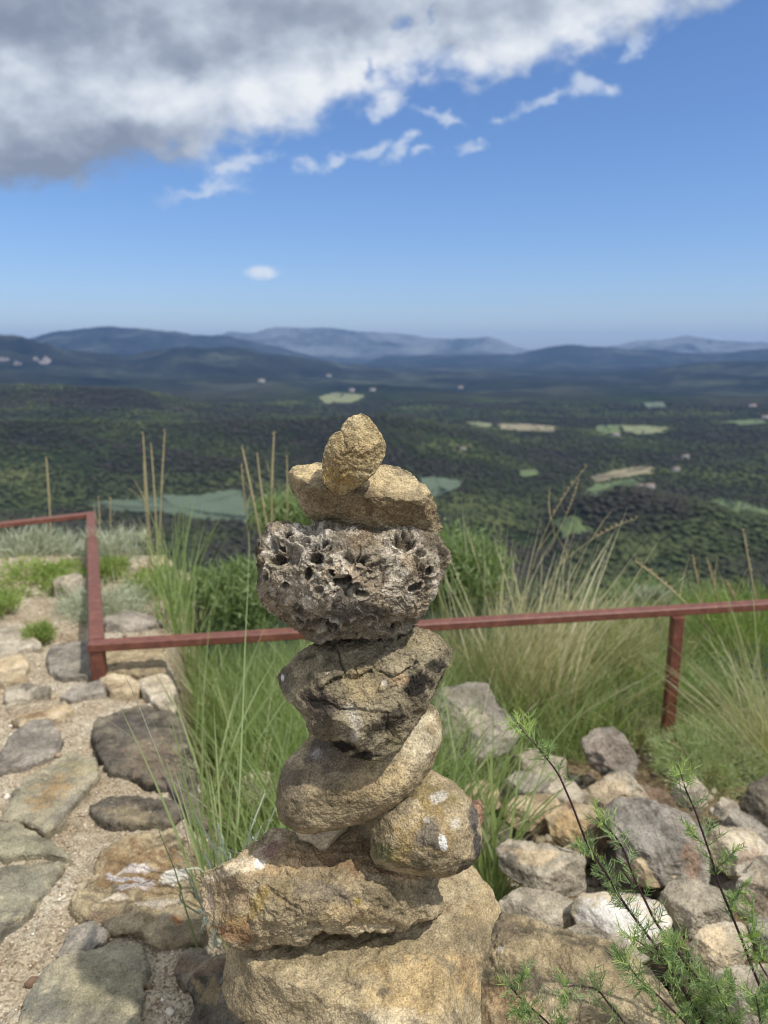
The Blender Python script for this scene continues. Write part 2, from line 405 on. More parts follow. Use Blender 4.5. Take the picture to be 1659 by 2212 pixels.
# ------------------------------------------------------------------ far country: one sheet of hills and valley out to the horizon
FLOOR = -300.0
def crest(pts, dist, az):
    a = [];h = []
    for (x, y) in pts:
        uu, ww = px_uw(x, y); an = math.atan(uu); a.append(an); h.append(ww * math.cos(an) * dist)
    return np.interp(az, a, h)
LAY = [ # (distance, front width, back width, crest in print points)
 (24000, 2600, 5000, [(-900, 745), (-300, 748), (200, 752), (430, 742), (450, 735), (500, 722), (530, 727), (560, 724), (600, 711), (650, 716), (700, 714), (780, 722), (829, 727), (879, 728), (930, 736), (979, 738), (1054, 733), (1079, 740), (1109, 753), (1139, 760), (1240, 764), (1329, 752), (1379, 741), (1429, 740), (1484, 730), (1529, 738), (1579, 743), (1659, 745), (2000, 735), (2500, 745)]),
 (15000, 1900, 3000, [(-900, 730), (-100, 744), (60, 738), (130, 722), (210, 712), (300, 718), (360, 722), (450, 730), (520, 738), (600, 758), (680, 776), (740, 792), (775, 794), (829, 776), (979, 773), (1129, 769), (1179, 758), (1229, 752), (1279, 755), (1329, 755), (1379, 760), (1479, 768), (1554, 770), (1659, 760), (2000, 750), (2500, 750)]),
 (8600, 1500, 1700, [(-900, 720), (-200, 725), (0, 736), (50, 740), (100, 753), (150, 760), (200, 765), (250, 770), (280, 778), (350, 766), (400, 758), (450, 763), (500, 764), (530, 762), (575, 773), (650, 783), (700, 790), (750, 800), (830, 810), (950, 822), (1100, 818), (1279, 822), (1379, 812), (1429, 806), (1479, 797), (1529, 794), (1659, 794), (2000, 780), (2500, 770)]),
 (5600, 700, 900, [(-900, 810), (0, 815), (200, 830), (380, 835), (520, 830), (640, 836), (720, 858), (829, 866), (960, 850), (1100, 862), (1250, 866), (1400, 850), (1500, 846), (1659, 840), (2000, 830)]),
 (3700, 800, 700, [(-900, 830), (0, 838), (100, 835), (200, 840), (300, 848), (375, 863), (425, 875), (500, 880), (650, 888), (829, 892), (1000, 900), (1150, 906), (1300, 914), (1500, 908), (1659, 896), (2100, 880)]),
 (2300, 480, 330, [(-900, 905), (0, 915), (200, 918), (400, 924), (600, 915), (829, 906), (930, 916), (1050, 945), (1130, 975), (1190, 1008), (1240, 1050), (1659, 1060), (2000, 1040)]),
 (1230, 200, 210, [(-900, 1150), (0, 1150), (600, 1215), (1000, 1200), (1180, 1150), (1250, 1098), (1340, 1068), (1400, 1072), (1480, 1094), (1560, 1112), (1659, 1150), (1900, 1150)]),
]
def hills(x, y):
    r = np.hypot(x, y); az = np.arctan2(x, y)
    P = np.stack([x, y, np.zeros_like(x)], -1)
    warp = fbm(P / 2600.0 + 3, 3, 0.5, 21)
    h = np.zeros_like(r)
    for i, (d, wf, wb, pts) in enumerate(LAY):
        c = crest(pts, d, np.clip(az, -1.2, 1.2)) - FLOOR; c = np.maximum(c, 0)
        rr = d * (1 + 0.05 * np.sin(az * (3 + i)))
        s = (r - d) / np.where(r < d, wf, wb)
        prof = 1 / (1 + s * s) ** 1.5 if i < 6 else np.exp(-s * s)
        prof = np.exp(-np.abs(s) ** 1.6)
        g = fbm(P / (520.0 + d * 0.035) + i * 9, 4, 0.55, 31 + i, ridged=True)
        hh = c * prof * (1 + 0.60 * g * (1 - prof ** 2)) + c * (0.10 if i == 0 else 0.055) * g * prof
        h = np.maximum(h, hh) + 0.10 * np.minimum(h, hh)
    h = h + 10 * fbm(P / 420.0, 4, 0.5, 77) + 4 + sstep(3900, 5200, r) * 42 * (fbm(P / 1300.0, 4, 0.5, 78, ridged=True) + .6)
    z = FLOOR + h
    near = -300 * (1 - np.exp(-r / 110.0)) - 2.5      # the hill the camera stands on
    return np.where(r < 900, near + (z - near) * sstep(350, 900, r), z)
def build_terrain():
    naf = 620; az_f = np.linspace(-0.62, 0.62, naf); az_o = np.linspace(0.62, 2 * math.pi - 0.62, 132)[1:-1]
    az = np.concatenate([az_f, az_o]); 
    r = np.concatenate([[3.0, 8, 20, 45, 90, 160, 260, 380, 520, 680], np.geomspace(800, 6000, 430), np.geomspace(6060, 29000, 220)])
    RR, AZ = np.meshgrid(r, az, indexing='ij'); x = (RR * np.sin(AZ)).ravel(); y = (RR * np.cos(AZ)).ravel()
    z = hills(x, y); V = np.stack([x, y, z], -1)
    q = gridfaces(len(r), len(az), True)[:, ::-1]
    m, t, b = newmat('forest_hillside')
    tc = t.node('ShaderNodeTexCoord'); p = tc.outputs['Object']
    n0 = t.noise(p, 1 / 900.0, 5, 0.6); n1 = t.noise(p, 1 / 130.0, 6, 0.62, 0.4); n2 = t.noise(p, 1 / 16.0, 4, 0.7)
    c = t.ramp(n1, [(0.3, (0.028, 0.036, 0.022, 1)), (0.5, (0.038, 0.050, 0.026, 1)), (0.64, (0.040, 0.062, 0.024, 1)), (0.8, (0.075, 0.085, 0.04, 1))])
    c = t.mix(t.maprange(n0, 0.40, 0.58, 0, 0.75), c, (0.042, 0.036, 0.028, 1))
    v = t.voro(p, 1 / 11.0); c = t.mix(1.0, c, t.ramp(t.math('ADD', t.math('MULTIPLY', v, 0.6), t.math('MULTIPLY', n2, 0.7)), [(0.2, (1.4, 1.4, 1.4, 1)), (0.85, (0.55, 0.55, 0.55, 1))]), 'MULTIPLY')
    nm = t.noise(t.vmath('ADD', p, (70, 300, 0)), 1 / 420.0, 6, .66, .5); c = t.mix(1.0, c, t.ramp(nm, [(.32, (.6, .6, .66, 1)), (.5, (1, 1, 1, 1)), (.68, (1.55, 1.6, 1.35, 1))]), 'MULTIPLY')  # light and dark patches in the albedo stand in for weak relief shading
    ng = t.noise(t.vmath('ADD', p, (900, 100, 0)), 1 / 620.0, 6, 0.62, 0.4)
    c = t.mix(t.maprange(ng, 0.685, 0.72, 0, 0.55), c, (0.16, 0.17, 0.09, 1))
    c = t.mix(t.node('ShaderNodeAttribute', attribute_name='mid').outputs['Fac'], c, t.ramp(t.noise(p, 1 / 900.0, 7, .68, .6), [(.36, (.008, .011, .016, 1)), (.52, (.026, .032, .031, 1)), (.66, (.075, .085, .062, 1))]))  # navy, mottled mid-distance colour paints in haze blue and slope shading
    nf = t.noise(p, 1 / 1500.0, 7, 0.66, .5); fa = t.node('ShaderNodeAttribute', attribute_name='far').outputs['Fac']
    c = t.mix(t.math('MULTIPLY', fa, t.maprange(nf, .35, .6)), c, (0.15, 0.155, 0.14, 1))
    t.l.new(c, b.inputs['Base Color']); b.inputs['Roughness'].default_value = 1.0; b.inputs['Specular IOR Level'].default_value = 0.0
    bp = t.node('ShaderNodeBump'); bp.inputs['Strength'].default_value = 1.0; bp.inputs['Distance'].default_value = 8.0
    t.l.new(t.math('ADD', t.math('MULTIPLY', n2, 1.0), t.math('MULTIPLY', n1, 3.0)), bp.inputs['Height']); t.l.new(bp.outputs[0], b.inputs['Normal'])
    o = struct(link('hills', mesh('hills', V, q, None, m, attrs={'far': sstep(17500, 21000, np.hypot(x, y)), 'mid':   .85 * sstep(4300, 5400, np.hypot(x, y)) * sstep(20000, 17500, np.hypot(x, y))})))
    return o
build_terrain()
def on_hills(px, py):
    """first point of the hills met by the line of sight"""
    r = ray(float(px), float(py)); r = r / np.hypot(r[0], r[1]); s = np.geomspace(700, 36000, 2600)
    P = CAM + r[None] * s[:, None]; g = hills(P[:, 0], P[:, 1]); k = np.argmax(g > P[:, 2])
    if k == 0: return None
    a = (P[k - 1, 2] - g[k - 1]) / ((P[k - 1, 2] - g[k - 1]) + (g[k] - P[k, 2]) + 1e-9)
    q = P[k - 1] + (P[k] - P[k - 1]) * a; return q

def plainmat(name, c0, c1, sc, rough=0.9, bump=0.0):
    m, t, b = newmat(name); tc = t.node('ShaderNodeTexCoord'); n = t.noise(tc.outputs['Object'], sc, 5, 0.6)
    t.l.new(t.ramp(n, [(0.3, c0), (0.7, c1)]), b.inputs['Base Color']); b.inputs['Roughness'].default_value = rough
    if bump:
        bp = t.node('ShaderNodeBump'); bp.inputs['Strength'].default_value = bump; t.l.new(n, bp.inputs['Height']); t.l.new(bp.outputs[0], b.inputs['Normal'])
    return m
FM = {'grey': plainmat('grey_green_crop', (0.085, 0.112, 0.068, 1), (0.066, 0.094, 0.052, 1), 0.008), 'tan': plainmat('dry_stubble', (0.25, 0.20, 0.115, 1), (0.17, 0.15, 0.085, 1), 0.015),
      'green': plainmat('meadow', (0.062, 0.092, 0.026, 1), (0.105, 0.14, 0.042, 1), 0.012), 'yellow': plainmat('ripening_crop', (0.12, 0.14, 0.055, 1), (0.19, 0.19, 0.09, 1), 0.015)}
def inpoly(x, y, P):
    P = np.asarray(P, float); ins = np.zeros(len(x), bool)
    for (x0, y0), (x1, y1) in zip(P, np.roll(P, -1, 0)):
        c = ((y0 > y) != (y1 > y)); xi = (x1 - x0) * (y - y0) / (y1 - y0 + 1e-12) + x0; ins ^= c & (x < xi)
    return ins
for k_, m_ in FM.items():      # sown rows
    t_ = NT(m_.node_tree); b_ = t_.n['Principled BSDF']; src = b_.inputs['Base Color'].links[0].from_socket
    w_ = t_.node('ShaderNodeTexWave'); w_.inputs['Scale'].default_value = .035; w_.inputs['Distortion'].default_value = 3; w_.inputs['Detail'].default_value = 3; tc_ = t_.node('ShaderNodeTexCoord'); t_.put(w_.inputs['Vector'], tc_.outputs['Object'])
    n_ = t_.noise(tc_.outputs['Object'], .02, 6, .7)
    t_.l.new(t_.mix(1.0, src, t_.ramp(t_.math('ADD', t_.math('MULTIPLY', w_.outputs['Fac'], .35), t_.math('MULTIPLY', n_, .8)), [(.3, (.72, .74, .72, 1)), (.85, (1.25, 1.25, 1.2, 1))]), 'MULTIPLY'), b_.inputs['Base Color'])
FIELDS = []
def field(kind, poly):
    G = [on_hills(*p) for p in poly]
    if any(g is None for g in G): return
    G = np.array(G)[:, :2]; FIELDS.append(G); c = G.mean(0)
    # fan of rings draped on the sheet
    n = len(G); E = []
    for a, b in zip(G, np.roll(G, -1, 0)):
        for s in range(14): E.append(a + (b - a) * s / 14)
    E = np.array(E); K = 1; E = sum(np.roll(E, s, 0) for s in range(-K, K + 1)) / (2 * K + 1)
    E = c + (E - c) * (1 + .16 * fbm(np.concatenate([(E - c) / 90., E[:, :1] * 0], 1), 3, .6, 5))[:, None]
    E = E + (rng.random(E.shape) - .5) * np.linalg.norm(E - c, axis=1)[:, None] * 0.10
    rs = np.linspace(0.02, 1, 26); Q = c + (E - c)[None] * rs[:, None, None]; q = Q.reshape(-1, 2)
    zz = hills(q[:, 0], q[:, 1]); d = np.hypot(q[:, 0], q[:, 1])
    V = np.stack([q[:, 0], q[:, 1], zz + 1.5 + d * 0.0012], -1)
    C3 = V.mean(0)
    quads = gridfaces(len(rs), len(E), True)
    a, b_, c_ = V[quads[5, 0]], V[quads[5, 1]], V[quads[5, 2]]
    if np.cross(b_ - a, c_ - a)[2] < 0: quads = quads[:, ::-1]
    struct(link('field', mesh('field', V - C3, quads, None, FM[kind]), None, C3))
field('grey', [(176, 1092), (256, 1081), (360, 1073), (516, 1065), (545, 1095), (552, 1128), (440, 1127), (392, 1121), (360, 1110), (240, 1105)])
field('grey', [(905, 1036), (940, 1033), (1000, 1041), (990, 1056), (950, 1076), (905, 1074)])
field('tan', [(1075, 919), (1130, 918), (1200, 924), (1200, 934), (1140, 934), (1085, 930)])
field('yellow', [(1005, 914), (1030, 913), (1062, 918), (1060, 928), (1030, 924)])
field('green', [(1290, 921), (1338, 921), (1340, 938), (1300, 942), (1286, 932)])
field('yellow', [(1338, 921), (1390, 922), (1446, 926), (1440, 936), (1385, 942), (1350, 934)])
field('tan', [(1268, 1036), (1320, 1020), (1380, 1011), (1416, 1012), (1408, 1026), (1350, 1033), (1290, 1047)])
field('green', [(1250, 1072), (1276, 1050), (1345, 1038), (1390, 1036), (1370, 1052), (1320, 1066), (1285, 1080)])
field('green', [(1118, 1018), (1158, 1016), (1164, 1028), (1130, 1034)])
field('green', [(1520, 1084), (1560, 1080), (1620, 1094), (1664, 1104), (1664, 1120), (1600, 1114), (1550, 1102)])
field('green', [(1190, 1128), (1225, 1118), (1262, 1134), (1292, 1158), (1220, 1166)])
# field('green', [(1425, 960), (1480, 952), (1500, 962), (1460, 972)])
# field('green', [(1110, 960), (1160, 950), (1185, 962), (1150, 975)])
field('grey', [(1390, 872), (1430, 870), (1440, 882), (1400, 886)])
field('green', [(1560, 912), (1640, 908), (1659, 916), (1600, 922)])
field('yellow', [(690, 860), (730, 850), (790, 858), (760, 872), (700, 874)])
# pale cliffs on the left ridge
CL = plainmat('bare_cliff', (0.27, 0.235, 0.22, 1), (0.16, 0.14, 0.13, 1), 0.05)
def cliff(px, py, w, h, label):
    g = on_hills(px, py)
    if g is None: return
    d = np.linalg.norm(g); W_, H_ = w / FP * d, h / FP * d
    n, m_ = 26, 12; u = np.linspace(-.5, .5, n); v = np.linspace(-.3, 1.0, m_)
    Ug, Vg = np.meshgrid(u, v, indexing='ij'); lf = 0.55 + 0.45 * np.sin(u * 9 + px) ; 
    top = (1 - (2 * u) ** 4) * (0.6 + 0.4 * np.sin(u * 17 + px))
    x = g[0] + Ug * W_; z = g[2] + Vg * H_ * np.clip(top, .05, 1)[:, None]; yy = g[1] + np.abs(Ug) * 60 + Vg * H_ * 0.5 - 40
    P = np.stack([x, yy, z], -1).reshape(-1, 3); P[:, 1] += 18 * fbm(P / 40.0, 3, .6, 5)
    P2 = P.copy(); P2[:, 1] += 120; P2[:, 2] -= 60
    V = np.concatenate([P, P2]); q = gridfaces(n, m_); q2 = q[:, ::-1] + len(P)
    bd = np.concatenate([np.arange(m_), np.arange(1, n) * m_ + m_ - 1, (n - 1) * m_ + np.arange(m_ - 2, -1, -1), np.arange(n - 2, 0, -1) * m_]); b2 = np.roll(bd, -1)
    q2 = np.concatenate([q2, np.stack([bd, b2, b2 + len(P), bd + len(P)], -1)])
    tag(link('cliff', mesh('cliff', V - g, np.concatenate([q, q2]), None, CL), None, g), label, 'cliff', 'cliffs on the left ridge')
cliff(8, 778, 20, 8, 'pale cliff patch on the dark left ridge, at the very edge of the view')
cliff(38, 787, 16, 8, 'middle pale cliff patch on the dark left ridge')
cliff(94, 784, 62, 14, 'widest pale rock cliff on the dark left ridge')

# small far houses
HW = plainmat('house_wall', (0.34, 0.33, 0.30, 1), (0.28, 0.27, 0.25, 1), 0.3); HR = plainmat('house_roof', (0.34, 0.25, 0.2, 1), (0.26, 0.19, 0.15, 1), 0.6)
HG = plainmat('dark_window', (0.03, 0.03, 0.035, 1), (0.05, 0.05, 0.06, 1), 0.6, 0.2)
def boxV(x0, x1, y0, y1, z0, z1):
    V = np.array([[x, y, z] for x in (x0, x1) for y in (y0, y1) for z in (z0, z1)]); F = np.array([[0, 1, 3, 2], [4, 6, 7, 5], [0, 4, 5, 1], [2, 3, 7, 6], [0, 2, 6, 4], [1, 5, 7, 3]]); return V, F
def house(px, py, w, d, h, rot, label, lift=2.0):
    g = on_hills(px, py)
    if g is None: return
    t_ = thing('house', label, 'house', g + [0, 0, lift], 'far white houses in the valley'); t_.rotation_euler[2] = rot
    V, F = boxV(-w / 2, w / 2, -d / 2, d / 2, -6, h); link('wall', mesh('wall', V, F, None, HW, False), t_)
    e = 0.6; V = np.array([[-w / 2 - e, -d / 2 - e, h], [w / 2 + e, -d / 2 - e, h], [w / 2 + e, d / 2 + e, h], [-w / 2 - e, d / 2 + e, h], [-w / 2 - e, 0, h + d * .28], [w / 2 + e, 0, h + d * .28]])
    link('roof', mesh('roof', V + [0, 0, 0.02], [[0, 1, 5, 4], [2, 3, 4, 5], [3, 2, 1, 0]], [[0, 4, 3], [1, 2, 5]], HR, False), t_)
    for k in range(3):
        x = (k - 1) * w * .3; V, F = boxV(x - .7, x + .7, -d / 2 - .05, -d / 2 + .1, h * .45, h * .75); link('window', mesh('window', V, F, None, HG, False), t_)
house(1402, 1058, 22, 12, 7, 0.3, 'pink roofed farmhouse below the pale bare field', 3)
house(1382, 1056, 11, 9, 5, 0.5, 'small annex left of the pink roofed farmhouse', 3)
house(1330, 944, 26, 12, 6, -0.5, 'long white building beside the yellow field', 5)
house(1625, 882, 34, 18, 9, 0.2, 'white house on the slope near the right edge', 6)
house(1655, 908, 34, 18, 9, 0.1, 'white house cut by the right edge of the view', 6)
house(1460, 1020, 16, 10, 6, 0.2, 'small house right of the pale bare field', 4)
house(1480, 992, 20, 10, 6, 0.4, 'small house up the slope behind the pale bare field', 4)
house(565, 830, 44, 26, 14, 0.3, 'lone white house on the blue left slope', 12)
house(710, 817, 46, 26, 14, 0.1, 'highest white house left of the stone stack', 12)
house(760, 850, 34, 20, 16, 0.2, 'pale building on the light green knoll', 10)
house(805, 848, 34, 20, 12, 0.2, 'pale building just right of the light green knoll', 10)
house(995, 842, 34, 20, 12, 0.0, 'pale house right of the stack, high in the valley', 10)
house(1000, 976, 14, 9, 6, 0.2, 'small pale house low on the dark wooded hill', 4)

# the wood that covers the nearer slopes: tree crowns beyond counting
def build_wood():
    N = 95000
    az = rng.uniform(-0.66, 0.66, N); r = np.exp(rng.uniform(math.log(880), math.log(4300), N))
    x = r * np.sin(az); y = r * np.cos(az); z = hills(x, y)
    dn = fbm(np.stack([x, y, x * 0], -1) / 210.0, 3, 0.6, 91)
    keep = (rng.random(N) < np.clip(0.72 + dn * 1.3, 0.12, 1))
    for F in FIELDS:
        c = F.mean(0); keep &= ~(inpoly(x, y, c + (F - c) * 0.95) & (rng.random(N) < .985) & (fbm(np.stack([x, y, x * 0], -1) / 38.0, 2, .6, 6) < .42))
    x, y, z = x[keep], y[keep], z[keep]; n = len(x)
    sc = (2.6 + 3.6 * rng.random(n) ** 2) * (1 + np.clip((np.hypot(x, y) - 1800) / 2600, 0, 1) * 0.7)
    # low crown: 12 vertices of an icosahedron, jittered
    ph = (1 + 5 ** .5) / 2; I = np.array([(-1, ph, 0), (1, ph, 0), (-1, -ph, 0), (1, -ph, 0), (0, -1, ph), (0, 1, ph), (0, -1, -ph), (0, 1, -ph), (ph, 0, -1), (ph, 0, 1), (-ph, 0, -1), (-ph, 0, 1)]) / 1.9
    IF = np.array([(0, 11, 5), (0, 5, 1), (0, 1, 7), (0, 7, 10), (0, 10, 11), (1, 5, 9), (5, 11, 4), (11, 10, 2), (10, 7, 6), (7, 1, 8), (3, 9, 4), (3, 4, 2), (3, 2, 6), (3, 6, 8), (3, 8, 9), (4, 9, 5), (2, 4, 11), (6, 2, 10), (8, 6, 7), (9, 8, 1)])
    V = I[None] * (1 + 0.5 * (rng.random((n, 12, 1)) - .5)) * sc[:, None, None] * np.array([1.15, 1.15, 0.62]); V = V + np.stack([x, y, z + sc * 0.7], -1)[:, None]
    F = IF[None] + (np.arange(n) * 12)[:, None, None]
    var = np.repeat(np.clip(0.42 + 0.85 * fbm(np.stack([x, y, x * 0], -1) / 330.0, 4, .6, 15) + 0.28 * (rng.random(n) - .5), 0, 1), 12)  # patchy crown tones stand in for sunlit and cloud-shaded slopes
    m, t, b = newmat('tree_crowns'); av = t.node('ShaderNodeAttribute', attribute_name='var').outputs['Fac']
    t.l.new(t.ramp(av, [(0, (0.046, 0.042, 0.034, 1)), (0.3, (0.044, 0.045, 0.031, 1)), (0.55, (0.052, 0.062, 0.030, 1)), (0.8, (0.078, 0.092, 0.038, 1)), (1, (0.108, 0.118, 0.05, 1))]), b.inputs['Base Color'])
    b.inputs['Roughness'].default_value = 1; b.inputs['Specular IOR Level'].default_value = 0
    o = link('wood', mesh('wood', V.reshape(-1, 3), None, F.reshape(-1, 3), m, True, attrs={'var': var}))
    tag(o, 'dark green wood covering the nearer slopes and the valley', 'wood', None, 'stuff')
build_wood()

# ------------------------------------------------------------------ ground of the hilltop
def edge_x(y): return np.interp(y, [0.4, 1.083, 1.35, 1.985, 2.396, 2.87, 3.45, 4.2], [-.10, -.30, -.37, -.603, -.735, -.77, -1.0, -1.4])
def ground_z(x, y):
    zl = np.interp(y, [-3, 3.5, 3.9, 4.6, 6, 9], [0.0, 0.0, -.10, -.9, -4, -14])
    zr = np.interp(y, [-3, .5, 1.0, 1.5, 2.4, 3.2, 4.0, 6, 9], [-.05, -.10, -.14, -.26, -.42, -.62, -1.1, -4, -14])
    e = edge_x(y); s = sstep(-0.02, 0.10, x - e)
    z = zl + (zr - zl) * s; r = np.abs(x); return z - np.clip(r - 3.5, 0, None) ** 1.6
def build_ground():
    xs = np.concatenate([np.linspace(-9, -1.9, 40)[:-1], np.linspace(-1.9, 1.6, 420), np.linspace(1.6, 9, 40)[1:]])
    ys = np.concatenate([np.linspace(-4, 0.5, 30)[:-1], np.linspace(0.5, 3.6, 380), np.linspace(3.6, 9, 60)[1:]])
    Y, X = np.meshgrid(ys, xs, indexing='ij'); x = X.ravel(); y = Y.ravel(); z = ground_z(x, y)
    P = np.stack([x, y, x * 0], -1)
    z = z + 0.020 * fbm(P * 6, 4, .6, 3) + 0.007 * fbm(P * 28, 4, .6, 4) + .002
    right = sstep(-0.02, .1, x - edge_x(y))
    m, t, b = newmat('sandy_gravel'); tc = t.node('ShaderNodeTexCoord'); p = tc.outputs['Object']
    rt = t.node('ShaderNodeAttribute', attribute_name='right').outputs['Fac']
    n1 = t.noise(p, 7, 6, .6, .3); n2 = t.noise(p, 60, 5, .65); vd = t.voro(p, 230); vc = t.node('ShaderNodeTexVoronoi'); t.put(vc.inputs['Vector'], p); vc.inputs['Scale'].default_value = 230
    c = t.ramp(n1, [(.3, lin(146, 130, 106)), (.5, lin(166, 153, 130)), (.7, lin(182, 172, 152))])
    c = t.mix(t.maprange(n2, .55, .7, 0, .6), c, lin(120, 100, 80))
    sepc = t.node('ShaderNodeSeparateColor'); t.l.new(vc.outputs['Color'], sepc.inputs[0])
    cm = t.ramp(sepc.outputs[0], [(0, (.55, .53, .5, 1)), (.5, (1, 1, 1, 1)), (1, (1.3, 1.28, 1.25, 1))]); c = t.mix(1, c, cm, 'MULTIPLY')
    soil = t.ramp(n2, [(.3, lin(78, 66, 48)), (.6, lin(128, 110, 84)), (.8, lin(150, 136, 110))])
    c = t.mix(rt, c, soil)
    t.l.new(c, b.inputs['Base Color']); b.inputs['Roughness'].default_value = .95; b.inputs['Specular IOR Level'].default_value = .15
    bp = t.node('ShaderNodeBump'); bp.inputs['Strength'].default_value = .8; bp.inputs['Distance'].default_value = .004
    t.l.new(t.math('SUBTRACT', t.math('MULTIPLY', n2, 1.0), vd), bp.inputs['Height']); t.l.new(bp.outputs[0], b.inputs['Normal'])
    struct(link('ground', mesh('ground', np.stack([x, y, z], -1), gridfaces(len(ys), len(xs)), None, m, attrs={'right': right})))
build_ground()
ICO_F = np.array([(0, 11, 5), (0, 5, 1), (0, 1, 7), (0, 7, 10), (0, 10, 11), (1, 5, 9), (5, 11, 4), (11, 10, 2), (10, 7, 6), (7, 1, 8), (3, 9, 4), (3, 4, 2), (3, 2, 6), (3, 6, 8), (3, 8, 9), (4, 9, 5), (2, 4, 11), (6, 2, 10), (8, 6, 7), (9, 8, 1)])
_ph = (1 + 5 ** .5) / 2
ICO_V = np.array([(-1, _ph, 0), (1, _ph, 0), (-1, -_ph, 0), (1, -_ph, 0), (0, -1, _ph), (0, 1, _ph), (0, -1, -_ph), (0, 1, -_ph), (_ph, 0, -1), (_ph, 0, 1), (-_ph, 0, -1), (-_ph, 0, 1)]) / 1.9021
def pebbles(name, label, x, y, z, size, mat):
    n = len(x); V = ICO_V[None] * (1 + .45 * (rng.random((n, 12, 1)) - .5)) * size[:, None, None] * (0.7 + .6 * rng.random((n, 1, 3)))
    a = rng.uniform(0, 6.28, n); ca, sa = np.cos(a)[:, None], np.sin(a)[:, None]; V = np.stack([V[..., 0] * ca - V[..., 1] * sa, V[..., 0] * sa + V[..., 1] * ca, V[..., 2] * .7], -1)
    V = V + np.stack([x, y, z + size * .25], -1)[:, None]; F = ICO_F[None] + (np.arange(n) * 12)[:, None, None]
    o = link(name, mesh(name, V.reshape(-1, 3), None, F.reshape(-1, 3), mat, False, attrs={'var': np.repeat(rng.random(n), 12)}))
    return tag(o, label, 'gravel', None, 'stuff')
def pebmat():
    m, t, b = newmat('pebbles'); av = t.node('ShaderNodeAttribute', attribute_name='var').outputs['Fac']
    t.l.new(t.ramp(av, [(0, lin(110, 86, 66)), (.3, lin(148, 128, 100)), (.6, lin(176, 158, 130)), (.85, lin(196, 184, 162)), (1, lin(226, 220, 208))]), b.inputs['Base Color']); b.inputs['Roughness'].default_value = .85
    return m
PEB = pebmat()
CHIP = pebmat(); CHIP.name = 'grey_chips'
for e_, c_ in zip(CHIP.node_tree.nodes['Color Ramp'].color_ramp.elements, [lin(70, 62, 50), lin(110, 98, 80), lin(140, 126, 102), lin(160, 148, 124), lin(188, 178, 158)]): e_.color = c_
n = 42000; gx = rng.uniform(-1.9, -.1, n); gy = 0.75 + 3.0 * rng.random(n) ** 1.5; k_ = gx < edge_x(gy) + .02; gx, gy = gx[k_], gy[k_]
P_ = np.stack([gx, gy, gx * 0], -1); gz = ground_z(gx, gy) + 0.020 * fbm(P_ * 6, 4, .6, 3) + 0.007 * fbm(P_ * 28, 4, .6, 4) + .002
pebbles('gravel', 'coarse sandy gravel filling the gaps between the paving stones', gx, gy, gz, 0.0012 + .0028 * rng.random(len(gx)) ** 3 + (rng.random(len(gx)) > .985) * (.003 + .007 * rng.random(len(gx))), PEB)
n = 9000; gx = rng.uniform(-.5, 1.8, n); gy = rng.uniform(.9, 2.6, n); k_ = gx > edge_x(gy); gx, gy = gx[k_], gy[k_]
pebbles('stone_chips', 'loose stone chips lying between the rubble rocks', gx, gy, ground_z(gx, gy), .003 + .020 * rng.random(len(gx)) ** 4, CHIP)

exec(compile('''
''', 'x', 'exec')) if False else None
# ------------------------------------------------------------------ rock materials
M_gold = rockmat('golden_sandstone', (lin(138, 118, 84), lin(172, 152, 112), lin(196, 178, 138)), .45, lin(84, 72, 52), .3, 0.0, 1.0, .55, speck=.42)
M_tan = rockmat('tan_sandstone', (lin(120, 106, 82), lin(150, 134, 104), lin(176, 160, 128)), .45, lin(88, 80, 66), .35, .22, 1.0, .5, speck=.36)
M_grey = rockmat('grey_lichened_stone', (lin(94, 86, 70), lin(128, 116, 92), lin(156, 144, 116)), .55, lin(52, 48, 42), .5, .35, 1.0, .55, speck=.34)
M_dark = rockmat('dark_lichened_stone', (lin(76, 70, 60), lin(104, 96, 82), lin(134, 124, 104)), .5, lin(50, 46, 40), .5, .45, 1.0, .6, speck=.3)
M_path = rockmat('path_stone', (lin(110, 105, 90), lin(140, 132, 110), lin(166, 156, 130)), .45, lin(92, 88, 76), .35, .22, .8, .5, speck=.28)
M_pale = rockmat('pale_limestone', (lin(150, 138, 116), lin(182, 168, 142), lin(206, 196, 176)), .4, lin(112, 104, 90), .35, .4, .6, .6, speck=.22)
M_rub = rockmat('rubble_stone', (lin(130, 121, 104), lin(162, 151, 130), lin(190, 179, 158)), .45, lin(96, 88, 76), .4, .3, .6, .6, speck=.25)
M_grub = rockmat('grey_rubble_stone', (lin(108, 102, 92), lin(140, 132, 118), lin(168, 158, 142)), .45, lin(84, 78, 70), .4, .35, .6, .6, speck=.25)
M_orange = rockmat('ochre_stone', (lin(146, 126, 98), lin(172, 153, 122), lin(194, 178, 148)), .45, lin(120, 96, 70), .3, .15, .7, .55, speck=.25)
M_porous = rockmat('porous_limestone', (lin(104, 94, 80), lin(156, 144, 124), lin(200, 190, 170)), .8, lin(42, 40, 38), .55, .55, 1.7, .9, speck=.4)

YC = 0.80      # the stack stands about this far away
